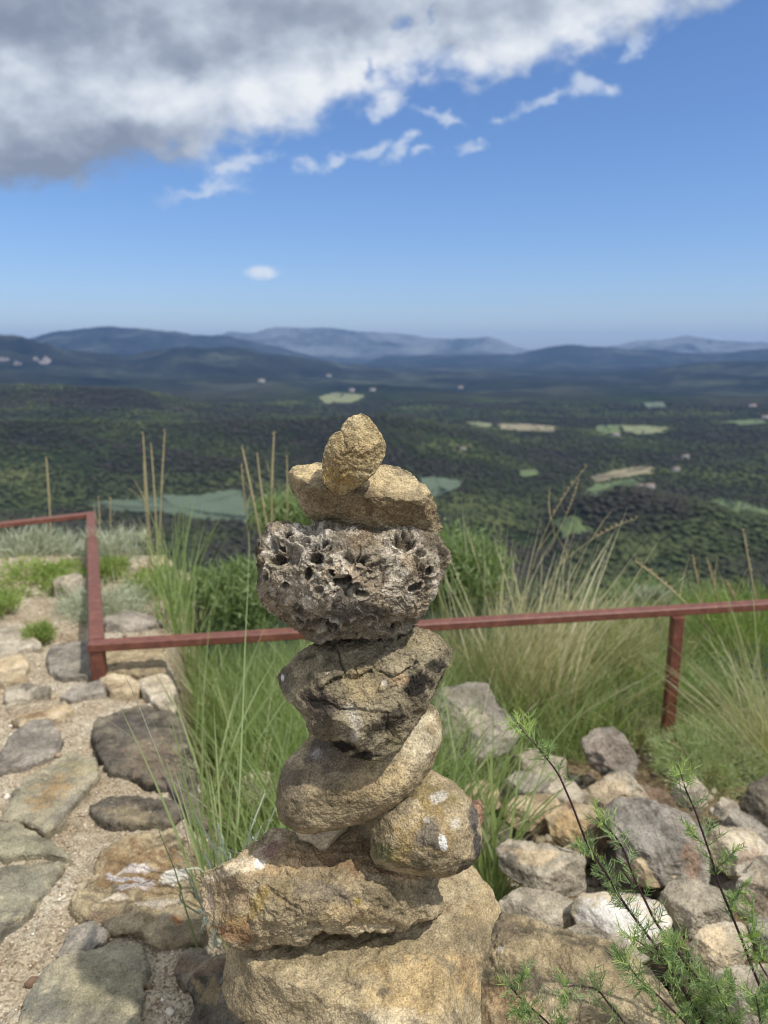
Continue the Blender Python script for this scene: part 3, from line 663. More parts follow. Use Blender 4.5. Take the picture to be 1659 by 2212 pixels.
# top stone
stone('stone', 'small golden egg-shaped stone standing at the very top of the stack', [(779, 894), (793, 899), (804, 913), (818, 930), (827, 947), (834, 961), (832, 983), (821, 1000), (810, 1019), (793, 1036), (776, 1050), (760, 1059), (746, 1068), (726, 1068), (715, 1059), (701, 1047), (695, 1019), (698, 986), (705, 966), (713, 944), (723, 937), (737, 931), (744, 916), (754, 903), (768, 898)],
      y=YC - .03, Tf=.034, Tb=.03, p=3.2, nth=360, nfr=130, k=.0010, wob=.004, wobf=55,
      faces=[(785, 945, -.020, .25, .60), (765, 1000, -.024, .12, -.28), (718, 975, -.014, -.9, .10), (735, 1040, -.014, -.1, -1.0), (815, 985, -.014, 1.1, -.4), (730, 945, -.012, -.6, .7)],
      disp=((45, .0014, 4), (190, .0009, 3), (600, .0004, 2)), ridge=(70, .0008), mat=M_gold, seed=3, cracks=[([(737, 932), (742, 950), (748, 966)], 2.5, .0014), ([(742, 985), (756, 978), (764, 968)], 2.2, .002), ([(735, 1022), (765, 1015), (800, 1022)], 4, .002)],
      tints=[(720, 1010, 30, 50, 15, lin(112, 92, 58), .5), (745, 1030, 40, 20, 0, lin(170, 138, 76), .4), (725, 950, 18, 20, 0, lin(128, 106, 66), .4)], group='stones of the balanced stack')  # lower left tinted darker, painting in its shaded side
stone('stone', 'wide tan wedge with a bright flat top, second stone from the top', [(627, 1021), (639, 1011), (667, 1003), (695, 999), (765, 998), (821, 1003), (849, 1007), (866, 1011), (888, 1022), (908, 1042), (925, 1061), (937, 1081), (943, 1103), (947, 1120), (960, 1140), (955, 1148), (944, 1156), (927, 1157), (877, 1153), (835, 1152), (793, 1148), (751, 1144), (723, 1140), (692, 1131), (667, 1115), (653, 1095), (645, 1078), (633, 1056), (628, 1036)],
      y=YC + .01, Tf=.075, Tb=.05, p=3.5, nth=520, nfr=150, k=.0016, wob=.0055, wobf=38,
      faces=[(660, 1035, -.030, -.15, 1.7), (870, 1068, -.032, .25, 1.55), (700, 1060, -.040, -.22, -.95), (870, 1085, -.036, .12, -.85), (790, 1140, -.012, .0, -1.1), (945, 1120, -.004, 1.5, -.2), (640, 1070, -.012, -1.5, -.3)],
      disp=((35, .0025, 4), (150, .0012, 4), (520, .0005, 2)), ridge=(60, .0012), mat=M_tan, seed=5,
      tints=[(700, 1090, 90, 48, 8, lin(128, 110, 82), .55), (860, 1100, 100, 40, -12, lin(134, 114, 82), .5), (840, 1035, 90, 30, -10, lin(204, 182, 138), .55), (665, 1020, 50, 18, 5, lin(200, 178, 134), .5), (795, 1090, 10, 42, 15, lin(84, 70, 52), .5)], group='stones of the balanced stack')  # pale top and dark front tints paint the sunlit top and shaded undercut
def porous(G, q, PX, PY, seed):
    wq = q + 0.012 * np.stack([fbm(q * 28, 3, .5, 61), fbm(q * 28, 3, .5, 62), fbm(q * 28, 3, .5, 63)], -1)
    wq = wq + 0.004 * np.stack([fbm(q * 95, 2, .5, 71), fbm(q * 95, 2, .5, 72), fbm(q * 95, 2, .5, 73)], -1)
    a, b = worley(wq * 35, 5); c, d = worley(wq * 90, 6); e, f = worley(wq * 210, 8)
    # the hollow in the middle and the pitted upper left
    m = np.maximum(sstep(1.25, .55, np.hypot((PX - 745) / 95, (PY - 1225) / 62)), .85 * sstep(1.3, .4, np.hypot((PX - 625) / 75, (PY - 1175) / 55)))
    m = np.maximum(m, .6 * sstep(1.2, .4, np.hypot((PX - 760) / 200, (PY - 1355) / 32)))
    cell = sstep(.62, .12, a); pit = sstep(.5, .1, c); rim = sstep(.13, .0, b - a)
    big = fbm(q * 16, 3, .5, 44)
    dsp = .007 * big - .003 * sstep(.2, .6, fbm(q * 30, 3, .5, 45)) - m * (.025 * cell * (1 - rim) + .004) + m * .004 * rim
    dsp += -(.25 + .75 * m) * .0044 * pit + .0021 * fbm(wq * 90, 4, .65, 12, ridged=True) + .0012 * fbm(wq * 300, 3, .6, 14) - .0010 * sstep(.5, .1, e)
    cells = sstep(.68, .15, np.maximum(1 - a / .75, 0) * 0 + a) * 0
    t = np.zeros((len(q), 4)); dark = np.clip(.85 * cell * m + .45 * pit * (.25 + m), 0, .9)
    # black lichen and pale crust in patches of their own
    l1 = .9 * sstep(.15, .38, fbm(q * 22, 5, .65, 81)); l2 = sstep(.06, .28, fbm(q * 30 + 4, 5, .65, 82)); l3 = sstep(.15, .4, fbm(q * 36 + 9, 4, .6, 84))
    colr = np.array(lin(160, 142, 114)[:3]) * np.ones((len(q), 1)); al = np.full(len(q), .45)
    def mixc(c, a_):
        nonlocal colr, al
        colr = colr * (1 - a_[:, None]) + np.array(c[:3]) * a_[:, None]; al = np.maximum(al, a_)
    mixc(lin(214, 202, 180), l2 * .85); mixc(lin(176, 140, 92), l3 * .4); mixc(lin(50, 47, 45), l1 * .85)
    mixc(lin(206, 196, 180), .8 * sstep(1.1, .4, np.hypot((PX - 650) / 95, (PY - 1170) / 50)) * (1 - cell) * (1 - l1))
    mixc(lin(92, 80, 64), .35 * sstep(1310, 1370, PY + 22 * fbm(q * 30, 3, .6, 90)) )
    mixc(lin(58, 44, 34), dark * .8)  # recess shade painted in: cells and pits tinted dark brown
    hn = fbm(q * 60, 4, .6, 33)
    for (hx, hy, ra, rb, an, dp) in [(768, 1184, 26, 9, -32, .016), (796, 1206, 10, 16, 10, .016), (754, 1210, 12, 15, 25, .018), (806, 1238, 12, 7, 0, .012), (738, 1256, 18, 13, 10, .018), (686, 1208, 14, 10, 0, .014), (667, 1240, 9, 15, -10, .010), (776, 1281, 16, 8, -10, .012),
            (872, 1170, 24, 17, -10, .016), (928, 1234, 9, 8, 0, .007), (836, 1362, 26, 8, 0, .010), (592, 1212, 15, 10, -15, .014), (714, 1140, 15, 6, -10, .008), (792, 1338, 20, 8, 0, .007), (717, 1350, 16, 7, 10, .007), (648, 1342, 12, 6, -30, .006), (898, 1268, 14, 8, 30, .008), (718, 1236, 8, 8, 0, .010),
            (624, 1150, 10, 8, 0, .010), (655, 1172, 12, 7, 30, .010), (608, 1178, 8, 8, 0, .010), (640, 1210, 8, 10, 0, .007), (700, 1176, 12, 6, 40, .010), (846, 1210, 8, 7, 0, .006), (905, 1200, 10, 8, 0, .007), (690, 1275, 9, 7, 0, .006), (620, 1262, 8, 6, 0, .005), (575, 1245, 7, 10, 0, .006)]:
        ca, sa = math.cos(R(an)), math.sin(R(an)); dx = PX - hx; dy = -(PY - hy)
        e = np.hypot((dx * ca + dy * sa) / (ra * 1.15), (-dx * sa + dy * ca) / (rb * 1.15)) + hn * .62
        ins = sstep(1.0, .55, e); rim_ = np.exp(-((e - 1.22) / .20) ** 2)
        dsp = dsp * (1 - .6 * ins) - dp * ins + .0022 * rim_
        mixc(lin(214, 200, 176), rim_ * .55); mixc(lin(38, 32, 28), ins * .82)  # pale crust rim; shade of the void painted black-brown inside
    t[:, :3] = colr; t[:, 3] = np.clip(al, 0, .92); return dsp, t
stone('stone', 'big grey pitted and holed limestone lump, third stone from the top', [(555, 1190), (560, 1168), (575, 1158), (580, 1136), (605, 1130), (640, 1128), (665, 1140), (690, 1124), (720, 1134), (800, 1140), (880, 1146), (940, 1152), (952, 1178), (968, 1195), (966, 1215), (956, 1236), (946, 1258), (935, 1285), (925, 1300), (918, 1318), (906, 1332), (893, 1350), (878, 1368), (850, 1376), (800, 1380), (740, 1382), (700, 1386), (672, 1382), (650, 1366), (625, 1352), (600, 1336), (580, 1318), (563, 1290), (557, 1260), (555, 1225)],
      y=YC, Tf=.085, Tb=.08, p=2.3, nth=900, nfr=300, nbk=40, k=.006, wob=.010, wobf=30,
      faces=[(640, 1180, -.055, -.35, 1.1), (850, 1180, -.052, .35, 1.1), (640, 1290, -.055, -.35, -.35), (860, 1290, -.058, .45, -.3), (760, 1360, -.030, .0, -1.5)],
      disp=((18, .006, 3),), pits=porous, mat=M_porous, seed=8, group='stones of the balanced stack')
stone('stone', 'cracked grey-brown stone pointing down, below the pitted limestone', [(599, 1464), (606, 1448), (628, 1432), (654, 1406), (686, 1393), (700, 1366), (800, 1352), (894, 1348), (916, 1358), (942, 1374), (964, 1390), (977, 1404), (970, 1428), (951, 1460), (938, 1486), (926, 1508), (913, 1537), (894, 1566), (868, 1595), (852, 1617), (826, 1641), (788, 1636), (756, 1627), (730, 1611), (714, 1601), (692, 1588), (673, 1579), (666, 1556), (647, 1528), (628, 1515), (612, 1492)],
      y=YC - .005, Tf=.095, Tb=.07, p=3, nth=620, nfr=230, k=.0012, wob=.008, wobf=34,
      faces=[(760, 1400, -.036, 0, 1.5), (770, 1500, -.060, .05, .22), (680, 1560, -.044, -.85, -.35), (900, 1520, -.046, .95, -.25), (640, 1480, -.028, -1.1, .3), (720, 1600, -.036, -.5, -1.1), (850, 1600, -.042, .5, -.5), (945, 1420, -.03, .9, .3)],
      disp=((32, .0020, 4), (130, .0016, 4), (480, .0006, 2)), ridge=(45, .0024), mat=M_grey, seed=12,
      cracks=[([(693, 1490), (715, 1472), (745, 1460), (775, 1462), (800, 1450)], 3.4, .008), ([(712, 1388), (732, 1408), (735, 1430), (745, 1450), (742, 1462)], 2.2, .004), ([(775, 1462), (765, 1440), (790, 1432)], 1.8, .003), ([(820, 1450), (845, 1462), (868, 1456), (900, 1430)], 2.4, .005),
              ([(780, 1385), (805, 1398), (820, 1404)], 2, .003), ([(835, 1382), (830, 1405)], 2, .003), ([(932, 1395), (955, 1405)], 1.8, .002), ([(668, 1512), (710, 1518), (735, 1535), (765, 1532), (838, 1540)], 3, .004), ([(838, 1540), (835, 1570), (850, 1590)], 1.6, .002)],
      tints=[(905, 1482, 52, 26, 35, lin(36, 32, 30), .92), (940, 1440, 34, 20, 45, lin(44, 40, 36), .85), (840, 1555, 60, 22, 40, lin(50, 45, 40), .75), (705, 1520, 46, 28, -30, lin(66, 56, 52), .8), (700, 1570, 40, 34, -30, lin(84, 74, 64), .65), (748, 1612, 40, 12, -15, lin(22, 20, 20), .95), (790, 1632, 42, 10, 0, lin(26, 24, 22), .9),
             (762, 1555, 14, 46, 12, lin(190, 180, 162), .55), (775, 1480, 60, 40, 0, lin(164, 146, 108), .55), (668, 1444, 40, 22, 30, lin(170, 156, 124), .5), (620, 1470, 22, 26, 0, lin(86, 80, 70), .6), (850, 1605, 30, 28, 30, lin(104, 94, 66), .6), (880, 1385, 70, 24, -18, lin(150, 136, 104), .5), (830, 1475, 10, 8, 0, lin(200, 192, 174), .6), (612, 1462, 3, 7, 0, lin(226, 222, 214), .9), (860, 1470, 20, 14, 20, lin(172, 140, 104), .5)], group='stones of the balanced stack')  # besides stains, tints paint the lit front face and darker left third
stone('stone', 'rounded cream and grey stone leaning right under the cracked stone', [(850, 1510), (919, 1513), (935, 1524), (946, 1540), (953, 1572), (948, 1601), (940, 1630), (929, 1662), (913, 1691), (894, 1713), (868, 1732), (836, 1752), (804, 1768), (772, 1776), (740, 1788), (708, 1795), (676, 1799), (644, 1796), (609, 1773), (599, 1736), (601, 1691), (612, 1656), (628, 1636), (650, 1617), (663, 1592), (673, 1575), (760, 1560), (810, 1520)],
      y=YC + .005, Tf=.075, Tb=.07, p=2.2, nth=480, nfr=170, k=.004, wob=.004, wobf=20,
      faces=[(880, 1600, -.045, .35, .65), (700, 1660, -.052, -.35, .40), (720, 1755, -.045, -.1, -.7), (800, 1700, -.060, .1, .05), (655, 1650, -.030, -.5, .9)],
      disp=((22, .0035, 4), (110, .0014, 4), (420, .0006, 3)), ridge=(40, .0012), mat=M_tan, seed=17,
      tints=[(690, 1625, 40, 40, 20, lin(104, 92, 84), .8), (685, 1630, 14, 12, 0, lin(152, 148, 142), .8), (630, 1700, 34, 70, 5, lin(96, 86, 72), .65), (640, 1760, 40, 40, 0, lin(104, 94, 76), .5), (905, 1600, 40, 70, -15, lin(208, 194, 162), .6), (770, 1660, 26, 30, 0, lin(116, 100, 80), .45), (740, 1640, 60, 26, 0, lin(120, 104, 84), .6), (820, 1680, 90, 40, 25, lin(184, 160, 116), .5)], group='stones of the balanced stack')  # tints also paint the sunlit right side and the shadow on the left
stone('stone', 'small pale chip wedged under the left end of the rounded cream stone', [(636, 1778), (690, 1782), (760, 1765), (758, 1782), (742, 1796), (722, 1815), (706, 1832), (692, 1838), (672, 1822), (650, 1814), (640, 1798)],
      y=YC + .005, Tf=.045, Tb=.04, p=2.6, nth=200, nfr=60, faces=[(690, 1800, -.036, -.2, .1), (700, 1825, -.028, 0, -1.2)], disp=((60, .0025, 4), (300, .0006, 2)), mat=M_pale, seed=21,
      tints=[(700, 1805, 70, 40, 0, lin(180, 160, 128), .6)], group='stones of the balanced stack')
stone('stone', 'round olive mottled boulder on the right of the stack, above the slab', [(929, 1664), (948, 1673), (974, 1689), (993, 1703), (1012, 1723), (1028, 1748), (1038, 1774), (1040, 1806), (1034, 1844), (1018, 1867), (990, 1883), (977, 1890), (932, 1891), (884, 1887), (836, 1877), (810, 1864), (802, 1844), (803, 1806), (791, 1782), (790, 1760), (807, 1748), (852, 1720), (897, 1690), (910, 1675)],
      y=YC - .01, Tf=.07, Tb=.06, p=2.1, nth=460, nfr=160, k=.003, wob=.004, wobf=24,
      faces=[(960, 1740, -.045, .35, .8), (880, 1800, -.056, -.25, .12), (900, 1860, -.045, -.1, -.75), (1010, 1800, -.035, .95, .1), (815, 1820, -.035, -1.0, -.1)],
      disp=((26, .0028, 4), (120, .0014, 4), (450, .0005, 3)), ridge=(40, .0014), mat=M_tan, seed=24,
      tints=[(930, 1720, 60, 36, -20, lin(120, 106, 66), .7), (920, 1790, 60, 60, 0, lin(138, 116, 74), .65), (1025, 1760, 16, 42, -15, lin(70, 68, 68), .8), (1032, 1830, 14, 40, 5, lin(56, 56, 58), .85), (1005, 1868, 30, 12, 25, lin(70, 66, 58), .7), (925, 1795, 30, 40, 0, lin(92, 88, 84), .7), (950, 1718, 20, 12, 20, lin(198, 190, 174), .75), (955, 1815, 7, 17, 15, lin(216, 212, 200), .85), (982, 1780, 12, 16, 0, lin(188, 182, 166), .6), (920, 1772, 10, 10, 0, lin(180, 174, 160), .5),
             (830, 1845, 26, 28, -20, lin(80, 84, 46), .75), (870, 1850, 30, 22, 0, lin(160, 138, 84), .5), (900, 1868, 60, 10, 0, lin(70, 58, 38), .5)], group='stones of the balanced stack')
stone('stone', 'small reddish stone peeping out behind the right of the round olive boulder', [(1000, 1738), (1020, 1730), (1038, 1727), (1046, 1742), (1042, 1775), (1030, 1800), (1005, 1790)],
      y=YC + .09, Tf=.02, Tb=.02, nth=90, nfr=30, mat=M_orange, seed=26, tints=[(1030, 1750, 30, 50, 0, lin(176, 124, 96), .6)], group='stones of the balanced stack')
stone('stone', 'long ochre and grey slab lying across the base of the stack', [(442, 1905), (446, 1888), (477, 1875), (508, 1861), (539, 1835), (574, 1800), (600, 1792), (640, 1800), (700, 1790), (785, 1769), (830, 1800), (900, 1860), (940, 1890), (936, 1920), (950, 1950), (950, 1968), (926, 1984), (895, 1988), (856, 2010), (794, 2006), (759, 2014), (715, 2010), (697, 2000), (671, 2018), (662, 2031), (627, 2030), (574, 2038), (526, 2046), (486, 2024), (464, 1993), (444, 1958)],
      y=YC, Tf=.12, Tb=.09, p=3.2, nth=760, nfr=220, k=.0014, wob=.009, wobf=22,
      faces=[(600, 1880, -.064, -.05, 1.05), (780, 1890, -.068, .05, .95), (560, 1960, -.066, -.35, -.30), (780, 1960, -.072, .22, -.22), (480, 1950, -.04, -1.2, -.1), (700, 2020, -.045, 0, -1.3), (920, 1950, -.045, 1.0, .2)],
      disp=((22, .0035, 4), (90, .0026, 4), (380, .0007, 3)), ridge=(34, .0034), mat=M_tan, seed=31,
      cracks=[([(620, 1890), (680, 1888), (740, 1902), (800, 1900), (870, 1915)], 5, .003), ([(560, 1890), (590, 1930), (640, 1960)], 4, .003)],
      tints=[(610, 1860, 90, 34, 15, lin(180, 152, 112), .6), (760, 1850, 110, 46, -5, lin(148, 120, 88), .65), (560, 1850, 60, 22, 40, lin(196, 176, 150), .6), (500, 1880, 60, 14, 20, lin(206, 190, 160), .65), (590, 1835, 26, 16, 30, lin(140, 104, 96), .7), (560, 1868, 10, 8, 0, lin(228, 222, 214), .7), (500, 1930, 46, 50, 0, lin(132, 110, 84), .6), (510, 2010, 60, 26, 10, lin(142, 104, 72), .7), (520, 1985, 40, 16, 0, lin(160, 130, 82), .55),
             (600, 1920, 36, 30, -30, lin(128, 110, 78), .6), (700, 1925, 60, 22, -10, lin(116, 106, 92), .6), (840, 1930, 90, 30, -8, lin(126, 114, 88), .55), (772, 1947, 9, 9, 0, lin(158, 138, 66), .6), (560, 1945, 14, 40, -20, lin(150, 126, 60), .5), (880, 1895, 50, 12, -10, lin(180, 150, 114), .6), (760, 1975, 80, 24, 0, lin(174, 150, 108), .4), (452, 1950, 12, 46, 0, lin(200, 176, 150), .5)], group='stones of the balanced stack')
stone('stone', 'largest buff base block at the bottom of the stack', [(508, 2050), (600, 1990), (760, 1940), (930, 1900), (1014, 1868), (1042, 1897), (1068, 1923), (1085, 1967), (1060, 2011), (1038, 2077), (1031, 2121), (1032, 2212), (1030, 2330), (900, 2400), (700, 2400), (560, 2330), (540, 2212), (495, 2165), (486, 2134), (494, 2090)],
      y=YC - .015, Tf=.155, Tb=.20, p=3.4, nth=760, nfr=240, k=.002, wob=.008, wobf=14,
      faces=[(740, 2110, -.106, -.05, .90), (960, 2110, -.100, .12, .80), (1030, 1960, -.035, 1.1, .9), (520, 2170, -.05, -1.4, -.3), (620, 2230, -.075, -.5, -.6), (1010, 2150, -.065, 1.3, .1)],
      disp=((12, .006, 4), (60, .0022, 4), (380, .0006, 3)), ridge=(26, .0022), mat=M_tan, seed=36,
      cracks=[([(700, 2060), (708, 2073)], 2, .002), ([(826, 2040), (800, 2075), (740, 2110)], 8, .0015)],
      tints=[(760, 2050, 230, 50, 6, lin(150, 136, 104), .5), (900, 2130, 130, 80, 0, lin(190, 162, 112), .5), (700, 2160, 160, 30, 12, lin(192, 172, 132), .4), (1045, 1950, 40, 70, -20, lin(160, 138, 98), .4), (840, 2200, 80, 20, 0, lin(204, 192, 164), .4), (1010, 2100, 24, 60, 0, lin(178, 148, 106), .45), (930, 1980, 60, 14, 20, lin(120, 100, 74), .4)], group='stones of the balanced stack')
stone('rock', 'dark lichened rock tucked against the left of the base block', [(402, 2120), (440, 2080), (470, 2062), (530, 2050), (560, 2110), (560, 2200), (560, 2330), (390, 2330), (400, 2230), (425, 2180)],
      y=.92, Tf=.09, Tb=.1, nth=300, nfr=110, p=2.6, k=.006, faces=[(480, 2100, -.05, -.2, 1.0), (450, 2180, -.05, -.6, .2)], mat=M_dark, seed=39,
      tints=[(460, 2090, 50, 26, 10, lin(132, 112, 90), .6), (450, 2140, 26, 30, 0, lin(160, 140, 96), .4)], disp=((22, .007, 4), (90, .002, 4)), cat='rock')
stone('rock', 'large low brown rock in the right foreground beside the base block', [(1020, 2060), (1060, 1990), (1091, 1976), (1127, 1979), (1170, 1996), (1219, 2016), (1290, 2030), (1327, 2042), (1379, 2080), (1435, 2132), (1480, 2200), (1500, 2330), (1200, 2400), (1010, 2380)],
      D=1.12, Tf=.13, Tb=.16, nth=520, nfr=180, p=3, k=.006, wob=.010, wobf=14, faces=[(1150, 2080, -.075, -.1, .95), (1300, 2120, -.07, .45, .9), (1100, 2170, -.085, -.15, .45), (1060, 2060, -.04, -.9, .5)],
      mat=M_tan, seed=41, disp=((14, .009, 4), (70, .0028, 4), (300, .0007, 3)), ridge=(24, .003), cat='rock',
      tints=[(1090, 2010, 50, 30, -20, lin(104, 92, 78), .7), (1180, 2060, 110, 40, -20, lin(158, 140, 108), .5), (1100, 2170, 60, 60, 0, lin(146, 116, 86), .5), (1200, 2130, 90, 40, -10, lin(128, 116, 98), .5), (1080, 2052, 12, 8, 0, lin(214, 206, 190), .7)])

# ------------------------------------------------------------------ paving stones of the path on the left
GP = 'stones set in the gravel path'
def pav(label, ol, z=.03, h=.05, mat=M_path, seed=0, tints=(), nth=200, faces=(), rough=.006):
    ol = np.array(ol, float); z = .004; h = h * .45 + .016
    stone('paving_stone', label, ol, z=z, flat=True, Tf=h * .5, Tb=.07, p=7, nth=nth, nfr=int(nth * .38), nbk=14, k=.006, mat=mat, seed=50 + seed, tints=tints, faces=faces,
          disp=((9, rough * 1.3, 4), (38, rough * .6, 4), (160, .0014, 3)), ridge=(16, rough * .7), group=GP, cat='paving stone')
pav('brown topped rock at the left edge, just before the green cushion plant', [(-30, 1380), (0, 1368), (45, 1364), (70, 1380), (90, 1400), (86, 1412), (60, 1414), (15, 1432), (-30, 1440)], .06, .10, M_rub, 1)
pav('grey block left of the railing post foot', [(103, 1455), (107, 1420), (112, 1406), (150, 1398), (196, 1393), (206, 1470), (130, 1476)], .05, .08, M_grub, 2, [(150, 1440, 60, 30, 0, lin(118, 112, 98), .5)])
pav('tan block right of the railing post foot', [(212, 1396), (290, 1388), (350, 1386), (362, 1470), (300, 1473), (225, 1466)], .05, .08, M_tan, 3, [(330, 1450, 40, 30, 0, lin(120, 108, 86), .5)])
pav('knobbly rock at the left edge below the brown topped rock', [(-10, 1445), (20, 1430), (45, 1424), (65, 1448), (56, 1476), (20, 1488), (-10, 1486)], .05, .09, M_orange, 4)
pav('low crusty rock at the left edge, above the thin cream ledge', [(12, 1500), (60, 1486), (110, 1492), (108, 1510), (60, 1522), (14, 1540)], .03, .05, M_rub, 5)
pav('small grey rocks lump below the railing post', [(128, 1514), (160, 1496), (210, 1480), (232, 1486), (226, 1506), (180, 1514), (150, 1524)], .03, .05, M_grub, 6)
pav('little tan stone at the foot of the railing post', [(208, 1472), (225, 1463), (280, 1472), (306, 1486), (300, 1504), (240, 1506)], .04, .06, M_orange, 7)
pav('pale rounded stone on the wall edge beside the tall grass', [(300, 1482), (350, 1467), (372, 1484), (380, 1512), (380, 1548), (342, 1542), (306, 1502)], .045, .08, M_pale, 8)
pav('thin cream ledge of stone at the left edge', [(22, 1562), (80, 1548), (150, 1530), (164, 1541), (130, 1560), (50, 1582)], .025, .04, M_orange, 9)
pav('grey white-spotted stone above the long slab', [(-20, 1672), (0, 1648), (30, 1600), (60, 1575), (95, 1562), (130, 1585), (138, 1610), (120, 1640), (60, 1666), (0, 1676)], .04, .06, M_grub, 10, [(70, 1620, 90, 50, 30, lin(116, 108, 96), .5)])
pav('largest dark brown paving stone along the wall edge', [(205, 1602), (215, 1566), (260, 1545), (300, 1532), (345, 1544), (372, 1548), (398, 1565), (410, 1620), (420, 1680), (432, 1740), (442, 1812), (424, 1806), (405, 1760), (370, 1722), (320, 1702), (240, 1680), (212, 1640)], .03, .06, M_dark, 11, [(280, 1570, 60, 30, 0, lin(88, 82, 76), .7), (240, 1640, 50, 40, 0, lin(96, 88, 78), .6), (380, 1720, 40, 60, 0, lin(110, 100, 88), .6), (330, 1640, 60, 50, 0, lin(128, 110, 90), .5)], nth=300)
pav('long olive slab with a rusty middle, lying diagonally', [(4, 1772), (30, 1720), (100, 1665), (160, 1632), (205, 1650), (213, 1685), (180, 1722), (130, 1790), (100, 1812), (60, 1788), (0, 1782)], .035, .06, M_path, 12, [(110, 1710, 60, 26, 35, lin(158, 130, 90), .6), (150, 1740, 60, 14, 45, lin(122, 116, 104), .6), (170, 1660, 40, 20, 0, lin(142, 132, 98), .6)], nth=300)
pav('crusty mottled stone between the dark paving stone and the brown crusted rock', [(188, 1750), (230, 1735), (330, 1735), (382, 1746), (402, 1772), (370, 1792), (250, 1792), (212, 1778)], .02, .05, M_dark, 13, [(280, 1760, 60, 20, 0, lin(150, 134, 104), .5)])
pav('flat greenish grey stone under the long olive slab at the left edge', [(-30, 1786), (0, 1786), (60, 1796), (110, 1830), (162, 1870), (100, 1857), (0, 1857), (-30, 1856)], .03, .04, M_path, 14, [(40, 1825, 90, 30, -15, lin(134, 130, 106), .6)])
pav('grey green pointed stone at the left edge, lower down', [(-30, 1894), (0, 1890), (60, 1884), (142, 1884), (112, 1930), (60, 1990), (0, 2025), (-30, 2035)], .03, .06, M_path, 15, [(40, 1940, 80, 50, 30, lin(120, 118, 102), .6), (10, 2000, 40, 30, 30, lin(84, 82, 78), .6)], nth=260)
pav('brown rock with wavy white mineral crust beside the slab', [(160, 1960), (205, 1900), (220, 1860), (280, 1820), (370, 1814), (430, 1848), (452, 1880), (446, 1960), (446, 2030), (395, 2065), (320, 2045), (240, 2020), (180, 2000)], .035, .07, M_tan, 16,
    [(300, 1880, 100, 60, 0, lin(124, 98, 66), .75), (300, 1876, 50, 8, 8, lin(206, 196, 186), .8), (275, 1897, 46, 7, -8, lin(196, 188, 184), .8), (290, 1922, 44, 7, 8, lin(190, 180, 174), .75), (250, 1945, 30, 7, -5, lin(206, 192, 170), .75), (378, 1895, 34, 16, 5, lin(226, 218, 200), .85), (350, 1950, 50, 9, 12, lin(190, 180, 166), .6), (390, 1985, 60, 40, 0, lin(136, 124, 104), .6), (385, 1995, 14, 12, 0, lin(168, 116, 70), .7), (220, 1990, 40, 20, 20, lin(110, 92, 74), .6)], nth=420, rough=.010)
pav('small triangular grey stone touching the big bottom paving stone', [(120, 2085), (150, 2025), (200, 2008), (238, 2014), (228, 2050), (180, 2078)], .03, .05, M_grub, 17, [(225, 2020, 22, 26, 0, lin(226, 206, 176), .7), (180, 2050, 40, 24, 0, lin(112, 106, 92), .5)])
pav('big smooth grey-green paving stone at the bottom left', [(38, 2222), (70, 2150), (92, 2108), (150, 2080), (270, 2050), (312, 2064), (318, 2120), (310, 2200), (308, 2300), (40, 2300)], .05, .07, M_path, 18, [(100, 2170, 60, 60, 20, lin(104, 102, 92), .7), (220, 2130, 90, 60, 0, lin(142, 134, 106), .6)], nth=420, rough=.004)
pav('brown stained stone edge between the bottom paving stone and the base block', [(385, 2120), (400, 2075), (440, 2068), (452, 2100), (430, 2130), (400, 2140)], .03, .05, M_dark, 19, [(415, 2100, 40, 30, 0, lin(130, 108, 86), .6)])

# ------------------------------------------------------------------ rubble on the right
GR = 'loose rubble rocks behind the stack'
def Dof(py): return float(np.interp(py, [1480, 1560, 1640, 1720, 1800, 1850, 1950, 2000, 2080, 2150], [2.45, 2.38, 2.3, 2.1, 1.9, 1.78, 1.55, 1.45, 1.3, 1.2]))
def rub(label, ol, mat=M_rub, seed=0, D=None, tints=(), nth=150):
    ol = np.array(ol, float); ol = ol.mean(0) + (ol - ol.mean(0)) * 1.11; py = ol[:, 1].max() * .5 + ol[:, 1].mean() * .5; D = D or Dof(py); c = ol.mean(0); w = (np.ptp(ol[:, 0])) / FP * D; h = np.ptp(ol[:, 1]) / FP * D; s = min(w, h)
    r_ = random.Random(seed * 7 + 1); x0, x1 = ol[:, 0].min(), ol[:, 0].max(); y0, y1 = ol[:, 1].min(), ol[:, 1].max()
    f = [(c[0] + r_.uniform(-.15, .15) * (x1 - x0), y0 + .35 * (y1 - y0), -s * .34, r_.uniform(-.3, .3), r_.uniform(.8, 1.3)), (x0 + .3 * (x1 - x0), y0 + .68 * (y1 - y0), -s * .40, -r_.uniform(.3, .8), -r_.uniform(-.1, .4)),
         (x0 + .72 * (x1 - x0), y0 + .65 * (y1 - y0), -s * .38, r_.uniform(.3, .9), r_.uniform(-.4, .2))]
    stone('rubble_rock', label, ol, D=D, Tf=s * .62, Tb=s * .55, p=6, nth=nth, nfr=int(nth * .36), nbk=14, k=s * .012, wob=s * .05, wobf=14, faces=f, mat=mat, seed=90 + seed, tints=tints,
          disp=((9 / max(s * 4, .3), s * .05, 4), (36, s * .022, 4), (150, .0016, 3)), ridge=(18, s * .02), group=GR, cat='rock')
rub('large pale boulder standing in the grass right of the cracked stone', [(943, 1530), (950, 1500), (980, 1486), (1010, 1483), (1045, 1490), (1065, 1520), (1112, 1572), (1095, 1615), (1040, 1632), (980, 1628), (945, 1590)], M_grub, 1, 2.35, [(1010, 1560, 50, 40, 0, lin(178, 166, 140), .5), (1000, 1500, 50, 14, 0, lin(130, 120, 104), .6)])
